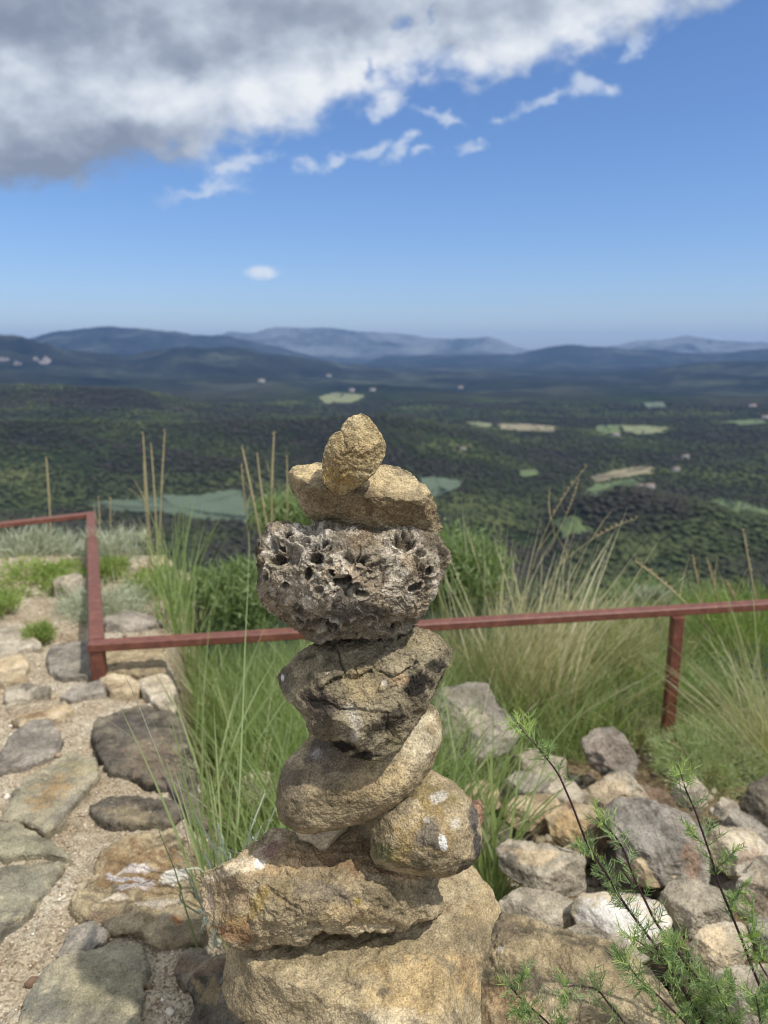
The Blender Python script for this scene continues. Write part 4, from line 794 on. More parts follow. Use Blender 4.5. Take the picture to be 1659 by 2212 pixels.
rub('brown grey boulder in front of the fine green bush', [(1262, 1603), (1288, 1578), (1322, 1572), (1350, 1603), (1371, 1640), (1368, 1675), (1330, 1680), (1280, 1650)], M_grub, 2, 2.3, [(1320, 1620, 60, 50, 0, lin(126, 112, 98), .6)])
rub('pale tan peaked rock above the big grey boulder', [(1238, 1725), (1280, 1700), (1318, 1674), (1345, 1668), (1380, 1708), (1405, 1742), (1330, 1760), (1260, 1760)], M_rub, 3, None, [(1320, 1710, 70, 40, 0, lin(190, 168, 134), .6)])
rub('cream and orange block left of the golden rock', [(1090, 1748), (1118, 1725), (1190, 1716), (1204, 1745), (1165, 1796), (1120, 1790), (1095, 1768)], M_orange, 4, None, [(1130, 1745, 40, 26, 0, lin(202, 184, 150), .6)])
rub('grey rock behind the cream and orange block', [(1083, 1720), (1090, 1688), (1120, 1668), (1172, 1678), (1180, 1715), (1120, 1735)], M_grub, 5)
rub('tan rock between the grey rock and the pale peaked rock', [(1176, 1715), (1198, 1688), (1240, 1692), (1264, 1722), (1235, 1752), (1195, 1745)], M_rub, 6)
rub('golden ochre rock below the pale peaked rock', [(1184, 1765), (1226, 1740), (1282, 1748), (1305, 1790), (1300, 1848), (1240, 1840), (1200, 1808)], M_orange, 7, None, [(1230, 1790, 50, 40, 0, lin(176, 148, 104), .6)])
rub('biggest smooth grey boulder in the middle of the rubble', [(1325, 1750), (1350, 1733), (1400, 1735), (1440, 1750), (1480, 1765), (1512, 1790), (1520, 1840), (1512, 1908), (1460, 1915), (1400, 1890), (1342, 1840), (1322, 1790)], M_grub, 8, None, [(1390, 1790, 90, 60, 0, lin(156, 150, 138), .5), (1495, 1860, 20, 50, 0, lin(160, 124, 96), .5)], 240)
rub('cream rock with a rusty edge near the right border', [(1524, 1815), (1560, 1788), (1620, 1798), (1655, 1830), (1648, 1880), (1580, 1890), (1540, 1858)], M_pale, 9, None, [(1570, 1820, 50, 26, 0, lin(206, 190, 158), .6), (1620, 1850, 36, 24, 0, lin(150, 120, 92), .6)])
rub('grey angular rock above the cream rock with a rusty edge', [(1563, 1785), (1588, 1752), (1622, 1766), (1672, 1800), (1668, 1830), (1600, 1815)], M_grub, 10)
rub('dark brown rock cut by the right border', [(1602, 1745), (1622, 1700), (1660, 1678), (1700, 1700), (1700, 1785), (1640, 1785)], M_dark, 11)
rub('small brown rock right of the thin upright sprig', [(1543, 1755), (1560, 1724), (1590, 1733), (1600, 1762), (1570, 1780)], M_rub, 12)
rub('mottled rock behind the thin upright sprig', [(1450, 1718), (1468, 1690), (1500, 1676), (1526, 1708), (1526, 1740), (1470, 1742)], M_rub, 13)
rub('brown rock between the pale peaked rock and the mottled rock', [(1372, 1702), (1420, 1704), (1460, 1732), (1445, 1752), (1398, 1748)], M_dark, 14, None, [(1420, 1725, 60, 30, 0, lin(134, 110, 88), .7)])
rub('tan and brown rock just below the biggest grey boulder', [(1352, 1878), (1395, 1850), (1440, 1863), (1462, 1888), (1425, 1915), (1378, 1910)], M_orange, 15)
rub('whitest block, lying above the low brown foreground rock', [(1246, 1966), (1268, 1935), (1340, 1932), (1412, 1948), (1444, 1992), (1424, 2030), (1330, 2050), (1268, 2020)], M_pale, 16, None, [(1330, 1985, 110, 50, 0, lin(212, 208, 200), .7)])
rub('long tan rock below the cream and orange block', [(1080, 1836), (1108, 1818), (1200, 1830), (1252, 1852), (1254, 1925), (1200, 1940), (1128, 1905), (1090, 1875)], M_rub, 17, None, [(1160, 1850, 60, 20, -10, lin(196, 170, 130), .5)])
rub('mottled buff rock left of the whitest block', [(1086, 1948), (1128, 1922), (1200, 1932), (1254, 1960), (1250, 2010), (1150, 2008), (1098, 1985)], M_rub, 18)
rub('rounded tan grey rock right of the whitest block', [(1432, 1945), (1450, 1908), (1510, 1904), (1566, 1930), (1568, 2010), (1512, 2030), (1448, 2005)], M_rub, 19)
rub('brown boulder cut by the right border, beside the feathery plant', [(1596, 1905), (1636, 1860), (1700, 1845), (1720, 1990), (1640, 2000), (1600, 1965)], M_rub, 20, None, [(1640, 1930, 40, 60, 0, lin(140, 120, 92), .5)])
rub('cream rock half hidden by the feathery plant', [(1490, 2046), (1536, 2000), (1602, 1994), (1618, 2060), (1566, 2110), (1516, 2092)], M_pale, 21, None, [(1540, 2040, 50, 40, 0, lin(198, 174, 136), .5)])
rub('beige rock at the right border, low behind the feathery plant', [(1530, 2120), (1590, 2088), (1680, 2090), (1710, 2210), (1600, 2230), (1540, 2180)], M_rub, 22)
rub('flat buff stone lying between the whitest block and the foreground rock', [(1205, 2020), (1262, 1996), (1330, 2026), (1400, 2070), (1310, 2085), (1235, 2060)], M_rub, 23)
rub('blue grey stone at the right border under the brown boulder', [(1620, 2000), (1650, 1985), (1700, 1990), (1710, 2060), (1640, 2050)], M_grub, 24)
rub('tan stone half hidden in the grass left of the stack', [(515, 1705), (545, 1670), (590, 1672), (612, 1700), (610, 1775), (560, 1780), (525, 1750)], M_rub, 25, 1.95)
rub('small tan stone in grass left of the rubble, right of the olive boulder', [(1005, 1700), (1040, 1688), (1072, 1700), (1078, 1740), (1040, 1760), (1008, 1740)], M_orange, 26, 2.1)
rub('brown rock under the small tan stone, right of the olive boulder', [(1020, 1790), (1060, 1765), (1100, 1790), (1105, 1850), (1060, 1875), (1025, 1850)], M_dark, 27, 1.9)
rub('tan rock in shade left of the biggest grey boulder', [(1285, 1850), (1320, 1826), (1365, 1856), (1372, 1925), (1320, 1940), (1285, 1910)], M_rub, 28, 1.85)
rub('grey rock low behind the biggest grey boulder and the rusty-edged one', [(1505, 1880), (1540, 1860), (1590, 1884), (1610, 1930), (1570, 1960), (1515, 1940)], M_grub, 29, 1.8)
rub('buff rock behind the boulder in the grass', [(1105, 1640), (1150, 1622), (1215, 1640), (1225, 1690), (1160, 1700), (1110, 1680)], M_rub, 30, 2.35)
# small stones beyond the railing on the left
for i, (lb, ol, D, mt) in enumerate([
    ('pale gravelly stone under the tall dry stalks beyond the railing', [(300, 1225), (330, 1205), (355, 1202), (362, 1225), (345, 1250), (312, 1250)], 3.4, M_orange),
    ('white stone beyond the railing, right of the tall dry stalks', [(362, 1245), (390, 1232), (420, 1250), (430, 1275), (395, 1290), (365, 1275)], 3.2, M_pale),
    ('grey stone beyond the railing at the end of the path', [(375, 1290), (420, 1275), (455, 1300), (450, 1340), (410, 1345), (378, 1325)], 3.0, M_grub),
    ('flat grey stone behind the railing corner, under the silvery shrub', [(232, 1335), (290, 1322), (345, 1345), (355, 1384), (300, 1392), (240, 1385)], 2.75, M_grub),
    ('mottled stone left of the railing corner between the cushions', [(120, 1255), (165, 1240), (195, 1262), (190, 1300), (150, 1312), (122, 1290)], 3.1, M_rub)]):
    rub(lb, ol, mt, 40 + i, D)

# ------------------------------------------------------------------ rusty railing
def railmat():
    m, t, b = newmat('rust_red_painted_steel'); tc = t.node('ShaderNodeTexCoord'); n = t.noise(tc.outputs['Object'], 40, 6, .65); n2 = t.noise(tc.outputs['Object'], 6, 4, .6)
    c = t.ramp(n, [(.3, lin(84, 47, 36)), (.55, lin(112, 66, 50)), (.75, lin(134, 88, 68))]); c = t.mix(t.maprange(n2, .55, .75, 0, .5), c, lin(100, 58, 42))
    t.l.new(c, b.inputs['Base Color']); b.inputs['Roughness'].default_value = .55; b.inputs['Specular IOR Level'].default_value = .5
    bp = t.node('ShaderNodeBump'); bp.inputs['Strength'].default_value = .25; bp.inputs['Distance'].default_value = .002; t.l.new(n, bp.inputs['Height']); t.l.new(bp.outputs[0], b.inputs['Normal'])
    return m
MR = railmat()
def bar(name, A, B, w, h, parent, up=(0, 0, 1)):
    """square tube with bevelled edges from A to B (centre line)"""
    A = np.array(A, float); B = np.array(B, float); d = B - A; L = np.linalg.norm(d); d /= L; s = np.cross(d, up); s /= np.linalg.norm(s); u = np.cross(s, d); bv = .003
    prof = [(-w / 2 + bv, -h / 2), (w / 2 - bv, -h / 2), (w / 2, -h / 2 + bv), (w / 2, h / 2 - bv), (w / 2 - bv, h / 2), (-w / 2 + bv, h / 2), (-w / 2, h / 2 - bv), (-w / 2, -h / 2 + bv)]
    V = [A + s * a + u * b for a, b in prof] + [B + s * a + u * b for a, b in prof]
    V = np.array(V) - np.array(parent.location)
    Q = [[i, (i + 1) % 8, 8 + (i + 1) % 8, 8 + i] for i in range(8)]
    me = bpy.data.meshes.new(name); me.from_pydata([tuple(v) for v in V], [], Q + [list(range(7, -1, -1)), list(range(8, 16))]); me.materials.append(MR); me.update()
    return link(name, me, parent)
ZR = 0.131; HR_ = .026; zc_ = ZR - HR_ / 2
rl = thing('railing', 'low rust-red steel railing running behind the stack and turning at a corner on the left', 'railing', (-.885, 2.136, 0.0))
c1 = at_z(209, 1386, ZR); c0 = at_z(196, 1107, ZR); ce = at_z(1668, 1298, ZR); cl = at_z(-40, 1133, ZR)
dr_ = (ce - c1) / np.linalg.norm(ce - c1); c_end = ce + dr_ * .9
W_ = .046
bar('rail', [*(c1[:2] - dr_[:2] * W_ / 2), zc_], [*c_end[:2], zc_], W_, HR_, rl)
ds = (c0 - c1) / np.linalg.norm(c0 - c1)
bar('rail', [*(c1[:2] + ds[:2] * W_ * .52), zc_ - .0], [*(c0[:2] + ds[:2] * W_ / 2), zc_], W_, HR_, rl)
dl = (cl - c0) / np.linalg.norm(cl - c0)
bar('rail', [*(c0[:2] + dl[:2] * W_ * .52), zc_], [*(cl[:2] + dl[:2] * 1.2), zc_], W_, HR_, rl)
for (q, zb) in ((c1 + [.0, 0.0, 0], -.05), (at_z(1465, 1316, ZR), -.75), (c0, -.3), (c_end - dr_ * .05, -.8)):
    bar('post', [q[0], q[1], zb], [q[0], q[1], ZR - HR_ - .0005], .038, .038, rl, up=(0, 1, 0))

# ------------------------------------------------------------------ plants
def unit(v): return v / (np.linalg.norm(v, axis=-1, keepdims=True) + 1e-9)
class Rib:
    """collects thin leaves and blades; every blade is a bent strip"""
    def __init__(s): s.V = []; s.Q = []; s.var = []; s.t = []; s.n = 0
    def add(s, base, d, L, bend, w, var, seg=5, tip=.05, side=None, belly=0.0):
        base = np.atleast_2d(base); n = len(base); L = np.broadcast_to(L, n)[:, None, None]; w = np.broadcast_to(w, n)[:, None]
        t = np.linspace(0, 1, seg + 1)[None, :, None]; P = base[:, None] + L * (d[:, None] * t + bend[:, None] * t * t)
        tan = unit(d[:, None] + 2 * bend[:, None] * t); rnd = side if side is not None else unit(rng.normal(size=(n, 3)))
        sv = unit(np.cross(tan, rnd[:, None])); tt = t[..., 0]
        ww = w * ((1 - tt) ** .6 * (1 - tip) + tip) * (1 if not belly else (0.35 + belly * np.sin(np.clip(tt, 0, 1) * math.pi)))
        a = P - sv * ww[..., None] / 2; b = P + sv * ww[..., None] / 2
        V = np.stack([a, b], 2).reshape(-1, 3); i = np.arange(n)[:, None] * (seg + 1) * 2 + np.arange(seg)[None] * 2
        q = np.stack([i, i + 1, i + 3, i + 2], -1).reshape(-1, 4) + s.n
        s.V.append(V); s.Q.append(q); s.n += len(V); s.var.append(np.repeat(np.broadcast_to(var, n), (seg + 1) * 2)); s.t.append(np.tile(np.repeat(np.linspace(0, 1, seg + 1), 2), n))
    def tube(s, pts, r, var=.5, k=5):
        pts = np.array(pts, float); m = len(pts); r = np.broadcast_to(r, m); tan = unit(np.gradient(pts, axis=0)); a = unit(np.cross(tan, [0.31, .9, .17])); b = np.cross(tan, a)
        an = np.arange(k) / k * 2 * math.pi; V = pts[:, None] + r[:, None, None] * (a[:, None] * np.cos(an)[None, :, None] + b[:, None] * np.sin(an)[None, :, None])
        s.V.append(V.reshape(-1, 3)); s.Q.append(gridfaces(m, k, True) + s.n); s.n += m * k; s.var.append(np.full(m * k, var)); s.t.append(np.repeat(np.linspace(0, 1, m), k))
    def build(s, name, mat, parent=None, org=None):
        V = np.concatenate(s.V); org = np.zeros(3) if org is None else np.array(org)
        return link(name, mesh(name, V - org, np.concatenate(s.Q), None, mat, True, attrs={'var': np.concatenate(s.var), 't': np.concatenate(s.t)}), parent, None if parent is not None else org)
G_grass = leafmat('green_grass', (0.20, 0.27, 0.09, 1), (0.29, 0.37, 0.14, 1), (0.43, 0.48, 0.25, 1), .45)
G_dry = leafmat('dry_grass', (0.40, 0.37, 0.20, 1), (0.56, 0.50, 0.31, 1), (0.72, 0.65, 0.45, 1), .35)
G_mixed = leafmat('fading_grass', (0.24, 0.29, 0.12, 1), (0.38, 0.38, 0.20, 1), (0.56, 0.50, 0.32, 1), .4)
G_bush = leafmat('bush_leaves', (0.13, 0.19, 0.07, 1), (0.20, 0.27, 0.11, 1), (0.32, 0.38, 0.19, 1), .45)
G_herb = leafmat('herb_leaves', (0.27, 0.35, 0.15, 1), (0.36, 0.45, 0.21, 1), (0.46, 0.53, 0.30, 1), .5)
G_lime = leafmat('lime_cushion', (0.16, 0.23, 0.05, 1), (0.24, 0.32, 0.08, 1), (0.36, 0.42, 0.14, 1), .3)
G_silver = leafmat('silver_leaves', (0.29, 0.32, 0.21, 1), (0.42, 0.45, 0.32, 1), (0.58, 0.60, 0.46, 1), .2)
G_stem = leafmat('purple_stem', (0.035, 0.018, 0.022, 1), (0.06, 0.03, 0.035, 1), (0.11, 0.08, 0.07, 1), .0, .45)
G_feather = leafmat('feathery_leaves', (0.17, 0.24, 0.10, 1), (0.27, 0.36, 0.16, 1), (0.42, 0.53, 0.17, 1), .4)
G_straw = leafmat('straw_stalk', (0.34, 0.30, 0.14, 1), (0.42, 0.36, 0.19, 1), (0.56, 0.44, 0.28, 1), .15)

def tuft(rib, cx, cy, rad, n, L, spread, w, var=(0, 1), zoff=0.0, lean=(0, 0), droop=.35, seg=5):
    a = rng.uniform(0, 2 * math.pi, n); r = rad * np.sqrt(rng.random(n)); x = cx + r * np.cos(a); y = cy + r * np.sin(a)
    z = ground_z(x, y) + zoff; b = rng.uniform(0, 2 * math.pi, n); s = spread * rng.random(n) ** .8
    d = unit(np.stack([np.cos(b) * s + lean[0], np.sin(b) * s + lean[1], np.ones(n)], -1)); LL = L[0] + (L[1] - L[0]) * rng.random(n)
    bd = np.stack([np.cos(b) * droop * rng.random(n) + lean[0] * .3, np.sin(b) * droop * rng.random(n), -droop * .5 * rng.random(n)], -1)
    rib.add(np.stack([x, y, z], -1), d, LL, bd, w * (.6 + .8 * rng.random(n)), var[0] + (var[1] - var[0]) * rng.random(n), seg)
# long green grass between the wall edge and the stack, and behind it
g = Rib()
for k in range(190):
    y = rng.uniform(1.55, 3.0); x = edge_x(y) + .06 + (0.62 * rng.random() + .06) * (1.0 if y < 2.3 else 1.35)
    tuft(g, x, y, .05, 34, (.22, .50), .35, .0042, (0, .8), lean=(rng.normal() * .08, 0))
for k in range(60):
    x = rng.uniform(.0, .9); y = rng.uniform(2.3, 3.0); tuft(g, x, y, .06, 26, (.18, .42), .5, .0042, (0, .7))
for k in range(70):
    y = rng.uniform(1.55, 2.8); x = edge_x(y) + .06 + .66 * rng.random(); tuft(g, x, y, .05, 6, (.28, .56), .38, .0085, (.3, 1), lean=(rng.normal() * .1, 0))
for k in range(26):
    x = rng.uniform(-.33, -.1); y = rng.uniform(1.25, 1.65); tuft(g, x, y, .03, 18, (.16, .42), .22, .0042, (.1, .9), lean=(-.1, 0))
gd = Rib()
for k in range(60):
    y = rng.uniform(1.55, 2.9); x = edge_x(y) + .06 + .7 * rng.random(); tuft(gd, x, y, .06, 5, (.15, .48), .7, .004, (.2, 1), droop=.5)
gd.build('dead_grass', G_dry, None, (-.3, 2.0, -.3)); tag(bpy.data.objects['dead_grass'], 'dead straw blades scattered through the long green grass', 'grass', None, 'stuff')
g.build('grass', G_grass, None, (-.3, 2.0, -.3)); tag(bpy.data.objects['grass'], 'long bright green grass between the path edge and the stone stack', 'grass', None, 'stuff')
g = Rib()
for k in range(120):
    x = rng.uniform(.25, 1.5); y = rng.uniform(2.5, 3.4); tuft(g, x, y, .09, 34, (.12, .34), .9, .0040, (0, 1), droop=.6)
g.build('undergrowth', G_mixed, None, (.8, 2.8, -.4)); tag(bpy.data.objects['undergrowth'], 'tangled half-dry grass along the foot of the railing on the right', 'grass', None, 'stuff')

def clump(name, label, cat, px, py, y, n, L, spread, w, mat, var=(0, 1), lean=(0, 0), droop=.3, rad=.05, group=None, root=None):
    """a grass clump whose root is seen (or hidden) at the given print point, at depth y"""
    c = at_y(px, py, y); r = Rib(); cz = ground_z(c[0], c[1]); root = cz if root is None else root
    tuft(r, c[0], c[1], rad, n, L, spread, w, var, lean=lean, droop=droop)
    o = r.build(name, mat, None, (c[0], c[1], cz)); tag(o, label, cat, group); return o
clump('dry_grass_clump', 'big fan of pale dry grass rising above the railing right of the stack', 'grass', 1150, 1350, 2.75, 520, (.25, .74), .85, .0045, G_dry, (.0, 1), lean=(.10, 0), droop=.22, rad=.24)
clump('dry_grass_clump', 'sheaf of thick pale dry stalks standing tall inside the big dry fan', 'grass', 1110, 1350, 2.8, 150, (.55, .98), .60, .009, G_dry, (.3, 1), lean=(.10, 0), droop=.10, rad=.2)
clump('grass_clump', 'long-bladed green grass rising behind the railing, left of the pitted limestone', 'grass', 470, 1370, 2.7, 420, (.25, .52), .40, .006, G_grass, (.1, .9), droop=.2, rad=.22)
clump('grass_clump', 'mixed green and straw grass clump left inside the dry fan', 'grass', 1010, 1380, 2.65, 420, (.35, .66), .35, .0042, G_mixed, (0, .7), lean=(.05, 0), droop=.2, rad=.14)
clump('grass_clump', 'arching grass clump at the right border with long bent stalks', 'grass', 1690, 1640, 2.25, 150, (.35, .75), .7, .0045, G_mixed, (.1, 1), lean=(-.25, 0), droop=.25, rad=.10)
clump('grass_clump', 'short green grass tuft beside the base block, right of the stack', 'grass', 1060, 1930, 1.45, 130, (.08, .19), .40, .0028, G_grass, (.2, 1), droop=.15, rad=.035)
clump('grass_clump', 'tall green grass tuft growing behind the left end of the slab', 'grass', 490, 1960, 1.2, 50, (.22, .50), .22, .0042, G_grass, (.2, 1), lean=(-.05, 0), droop=.12, rad=.05)
clump('grass_clump', 'thin grass tuft over the pale boulder in the grass', 'grass', 1040, 1690, 2.0, 260, (.12, .32), .8, .0034, G_grass, (.3, 1), droop=.4, rad=.06)
clump('grass_clump', 'low grass tuft in front of the fine green bush', 'grass', 1210, 1640, 2.45, 170, (.08, .22), .8, .0028, G_grass, (.2, .9), droop=.4, rad=.12)
clump('grass_clump', 'green tuft between the boulder in the grass and the tan rubble rocks', 'grass', 1120, 1680, 2.2, 120, (.08, .20), .8, .003, G_grass, (.3, 1), droop=.4, rad=.08)
clump('grass_clump', 'small grass tuft squeezed between the mottled buff rock and the long tan rock', 'grass', 1180, 1950, 1.55, 60, (.06, .15), .7, .0024, G_mixed, (.1, .8), droop=.3, rad=.05)
clump('grass_clump', 'wispy half-dry tuft right of the biggest grey boulder', 'grass', 1540, 1740, 2.15, 90, (.06, .16), .8, .0028, G_mixed, (.1, .8), droop=.4, rad=.07)
clump('grass_clump', 'sparse grass tuft among the tan rubble, below the cream block', 'grass', 1130, 1900, 1.5, 46, (.08, .22), .8, .0022, G_grass, (.3, 1), droop=.3, rad=.06)

def single(name, label, pts, D, w, mat, cat='grass', var=.8):
    P = at_D(np.array([p[0] for p in pts]), np.array([p[1] for p in pts]), np.full(len(pts), D)) if np.isscalar(D) else at_D(np.array([p[0] for p in pts]), np.array([p[1] for p in pts]), np.array(D))
    tt = np.linspace(0, 1, len(pts)); T = np.linspace(0, 1, 24); P = np.stack([np.interp(T, tt, P[:, i]) for i in range(3)], -1)
    r = Rib(); r.tube(P, w * (1 - T * .8) / 2, var, 4); o = r.build(name, mat, None, P[0]); tag(o, label, cat); return o
single('tall_grass', 'single tall grass blade crossing the railing left of the stack', [(512, 1800), (520, 1650), (526, 1500), (530, 1380), (536, 1260), (538, 1150)], [1.45, 1.5, 1.6, 1.7, 1.8, 1.9], .0055, G_grass)
single('tall_grass', 'lone pale blade leaning left over the brown crusted rock', [(430, 2060), (400, 1960), (378, 1880), (345, 1800), (335, 1760)], [1.25, 1.2, 1.18, 1.15, 1.15], .0045, G_grass)
single('tall_grass', 'faint grey-green blade leaning over the dark paving stone', [(425, 1900), (400, 1790), (350, 1650), (290, 1500), (270, 1460)], [1.4, 1.3, 1.2, 1.15, 1.1], .003, G_silver)

# upright flowering stalks
def stalks(label, spec, group='groups of tall dry seed stalks'):
    y0 = spec[0][3]; b0 = at_y(spec[0][0][0], spec[0][0][1], y0); t_ = thing('seed_stalks', label, 'grass', b0, group)
    for (bp_, mp_, tp_, y, w) in spec:
        P = [at_y(*bp_, y), at_y(*mp_, y), at_y(*tp_, y)]; T = np.linspace(0, 1, 18)[:, None]; P = (1 - T) ** 2 * P[0] + 2 * T * (1 - T) * P[1] + T ** 2 * P[2]
        r = Rib(); r.tube(P, np.linspace(w, w * .55, 18), .4 + .3 * random.random(), 5)
        for j in range(2):
            k = 3 + j * 5; n_ = 1; r.add(P[k:k + 1], unit(np.array([[rng.normal() * .25, rng.normal() * .2, 1.]])), .16, np.array([[rng.normal() * .3, 0, -.1]]), .004, .3, 5)
        st = r.build('stalk', G_straw, t_, b0); st.location = (0, 0, 0)
        h = Rib(); n = 120; h.tube(P[9:], np.linspace(w, w * .6, len(P) - 9) * 1.15, .6, 5); ti = rng.integers(9, 18, n); d = unit(np.stack([rng.normal(size=n) * .35, rng.normal(size=n) * .35, np.ones(n)], -1))
        h.add(P[ti], d, .009 + .010 * rng.random(n), rng.normal(size=(n, 3)) * .1, .0026, .5 + .5 * rng.random(n), 2, belly=.6)
        sh = h.build('seed_head', G_straw, t_, b0); sh.location = (0, 0, 0)
stalks('three tall straw seed stalks beyond the railing, framing the grey-green field', [((328, 1225), (318, 1090), (309, 940), 3.2, .004), ((340, 1220), (338, 1110), (326, 962), 3.2, .004), ((345, 1210), (346, 1070), (356, 934), 3.2, .0036), ((322, 1200), (315, 1120), (310, 1000), 3.25, .003)])
stalks('group of straw seed stalks beyond the railing, just left of the wedge stone', [((570, 1200), (550, 1090), (523, 966), 2.9, .0042), ((590, 1200), (568, 1110), (556, 984), 2.9, .004), ((588, 1180), (584, 1060), (592, 940), 2.9, .0045), ((540, 1190), (530, 1100), (522, 1010), 2.95, .003), ((620, 1160), (621, 1080), (620, 990), 2.9, .003)])
stalks('single thin seed stalk behind the left railing', [((112, 1190), (108, 1100), (100, 990), 4.3, .006)])
stalks('short pair of seed stalks behind the railing corner', [((218, 1200), (216, 1130), (213, 1078), 3.6, .003), ((240, 1190), (238, 1130), (238, 1080), 3.6, .0025)])
stalks('bent dry stalk arching left above the railing on the right', [((1540, 1370), (1470, 1280), (1372, 1212), 2.5, .0034)])
stalks('dry stalks above the railing at the right, nearest the border', [((1640, 1330), (1622, 1240), (1606, 1150), 2.6, .0036), ((1560, 1330), (1545, 1270), (1528, 1210), 2.6, .0030), ((1520, 1320), (1510, 1270), (1497, 1205), 2.6, .0030), ((1600, 1330), (1590, 1290), (1570, 1260), 2.6, .003)])
stalks('wiry stalk crossing high above the dry grass fan', [((1150, 1230), (1180, 1110), (1265, 1010), 2.9, .0016), ((1200, 1230), (1280, 1150), (1375, 1120), 2.9, .0016), ((1180, 1200), (1230, 1110), (1250, 1040), 2.9, .0014)])

def shrub(name, label, px, py, y, rx, rz, n, mat, leafL, leafw, style='needle', var=(0, 1), ry=None, group=None, stems=16, zbase=None, belly=.0):
    """px,py is the middle of the crown; crown radii in metres"""
    c = at_y(px, py, y); ry = ry or rx; base = np.array([c[0], c[1], ground_z(c[0], c[1]) if zbase is None else zbase])
    t_ = thing(name, label, 'shrub' if rz > .12 else 'plant', base, group)
    sr = Rib(); r = Rib(); tips = []
    for k in range(stems):
        v = unit(rng.normal(size=3)); v[2] = abs(v[2]) * .9 + .1; tip = c + v * np.array([rx, ry, rz]) * rng.uniform(.6, 1.0)
        T = np.linspace(0, 1, 8)[:, None]; b0 = base + rng.normal(size=3) * [.15 * rx, .15 * ry, 0]; mid = (b0 + tip) / 2 + rng.normal(size=3) * .1 * rx; P = (1 - T) ** 2 * b0 + 2 * T * (1 - T) * mid + T ** 2 * tip
        sr.tube(P, np.linspace(.003, .001, 8), rng.random(), 4); tips.append((P, tip))
    # clumps of leaves, with gaps between them
    nc = max(8, n // 28); cc = unit(rng.normal(size=(nc, 3))) * (rng.random((nc, 1)) ** .4); cc[:, 2] = cc[:, 2] * .75 + .15; cc = c + cc * [rx, ry, rz]
    idx = rng.integers(0, nc, n); P = cc[idx] + rng.normal(size=(n, 3)) * min(rx, rz) * .17
    out = unit(P - base + rng.normal(size=(n, 3)) * .08) ; d = unit(out * .8 + rng.normal(size=(n, 3)) * (.35 if style == 'needle' else .8) + [0, 0, .35])
    vv = np.clip(var[0] + (var[1] - var[0]) * (.45 * rng.random(nc)[idx] + .55 * rng.random(n)), 0, 1)
    r.add(P, d, leafL * (.5 + rng.random(n)), rng.normal(size=(n, 3)) * .18, leafw * (.7 + .6 * rng.random(n)), vv, 3 if style == 'needle' else 2, belly=belly)
    s1 = sr.build('stem', G_straw if mat is not G_bush else G_bush, t_, base); s1.location = (0, 0, 0)
    s2 = r.build('foliage', mat, t_, base); s2.location = (0, 0, 0); return t_
shrub('silvery_shrub', 'tallest silver-grey shrub behind the far left railing', 55, 1200, 3.9, .26, .11, 2600, G_silver, .07, .004, group='silver-grey shrubs')
shrub('silvery_shrub', 'silver-grey shrub behind the railing bar, right of the corner', 250, 1195, 3.5, .17, .09, 1500, G_silver, .06, .003, group='silver-grey shrubs')
shrub('silvery_shrub', 'low silver-grey shrub at the foot of the railing corner', 225, 1335, 2.75, .17, .10, 3600, G_silver, .06, .0026, group='silver-grey shrubs')
shrub('silvery_shrub', 'small silver shrub at the wooded rim right of the dry fan', 1410, 1300, 3.3, .12, .05, 700, G_silver, .04, .004, var=(0, .5), group='silver-grey shrubs')
shrub('green_cushion', 'wide lime-green cushion plant at the left edge behind the railing', 60, 1258, 3.15, .27, .065, 5200, G_lime, .028, .0045, group='lime-green cushion plants', belly=.8)
shrub('green_cushion', 'lime-green cushion plant hanging over the path end right of the railing bar', 335, 1290, 3.0, .13, .11, 4200, G_lime, .026, .0042, group='lime-green cushion plants', belly=.8)
shrub('green_cushion', 'small lime-green cushion between the paving stones and the railing', 82, 1372, 2.45, .07, .04, 1300, G_lime, .020, .0032, group='lime-green cushion plants', belly=.8)
shrub('green_cushion', 'lime-green tuft just left of the railing bar', 150, 1275, 3.0, .12, .06, 1800, G_lime, .026, .004, group='lime-green cushion plants', belly=.8)
shrub('green_cushion', 'lime-green tuft behind the upper railing bar', 232, 1235, 3.2, .10, .06, 1500, G_lime, .026, .004, group='lime-green cushion plants', belly=.8)
shrub('green_cushion', 'low lime-green plant at the far left edge', 0, 1310, 2.7, .07, .06, 1100, G_lime, .024, .004, group='lime-green cushion plants', belly=.8)
shrub('leafy_bush', 'dense leafy green bush behind the railing left of the pitted limestone', 520, 1300, 2.9, .22, .15, 7000, G_bush, .035, .010, 'leaf', belly=.8, group='green bushes behind the railing')
shrub('leafy_bush', 'tall leafy green bush behind the railing right of the pitted limestone', 975, 1255, 3.0, .21, .20, 9000, G_bush, .034, .010, 'leaf', belly=.8, group='green bushes behind the railing', var=(.1, 1))
shrub('leafy_bush', 'leafy bush top showing left of the wedge stone', 628, 1130, 3.2, .16, .14, 4200, G_bush, .034, .009, 'leaf', belly=.8, group='green bushes behind the railing', var=(.3, 1))
shrub('fine_bush', 'wide soft fine-leaved green bush around the right railing post', 1370, 1500, 2.85, .50, .20, 20000, G_herb, .034, .0032, ry=.25, group='fine-leaved bushes')
shrub('fine_bush', 'low bright fine-leaved bush below the right railing post', 1530, 1650, 2.25, .22, .10, 6000, G_herb, .024, .0026, var=(.5, 1), group='fine-leaved bushes')
shrub('fine_bush', 'fine-leaved bush at the right border behind the railing', 1610, 1370, 2.9, .28, .17, 6500, G_lime, .03, .003, var=(0, .5), group='fine-leaved bushes')
shrub('fine_bush', 'straw-coloured fine bush behind the railing left of its right post', 1320, 1400, 3.0, .34, .16, 6500, G_mixed, .05, .0036, group='fine-leaved bushes')
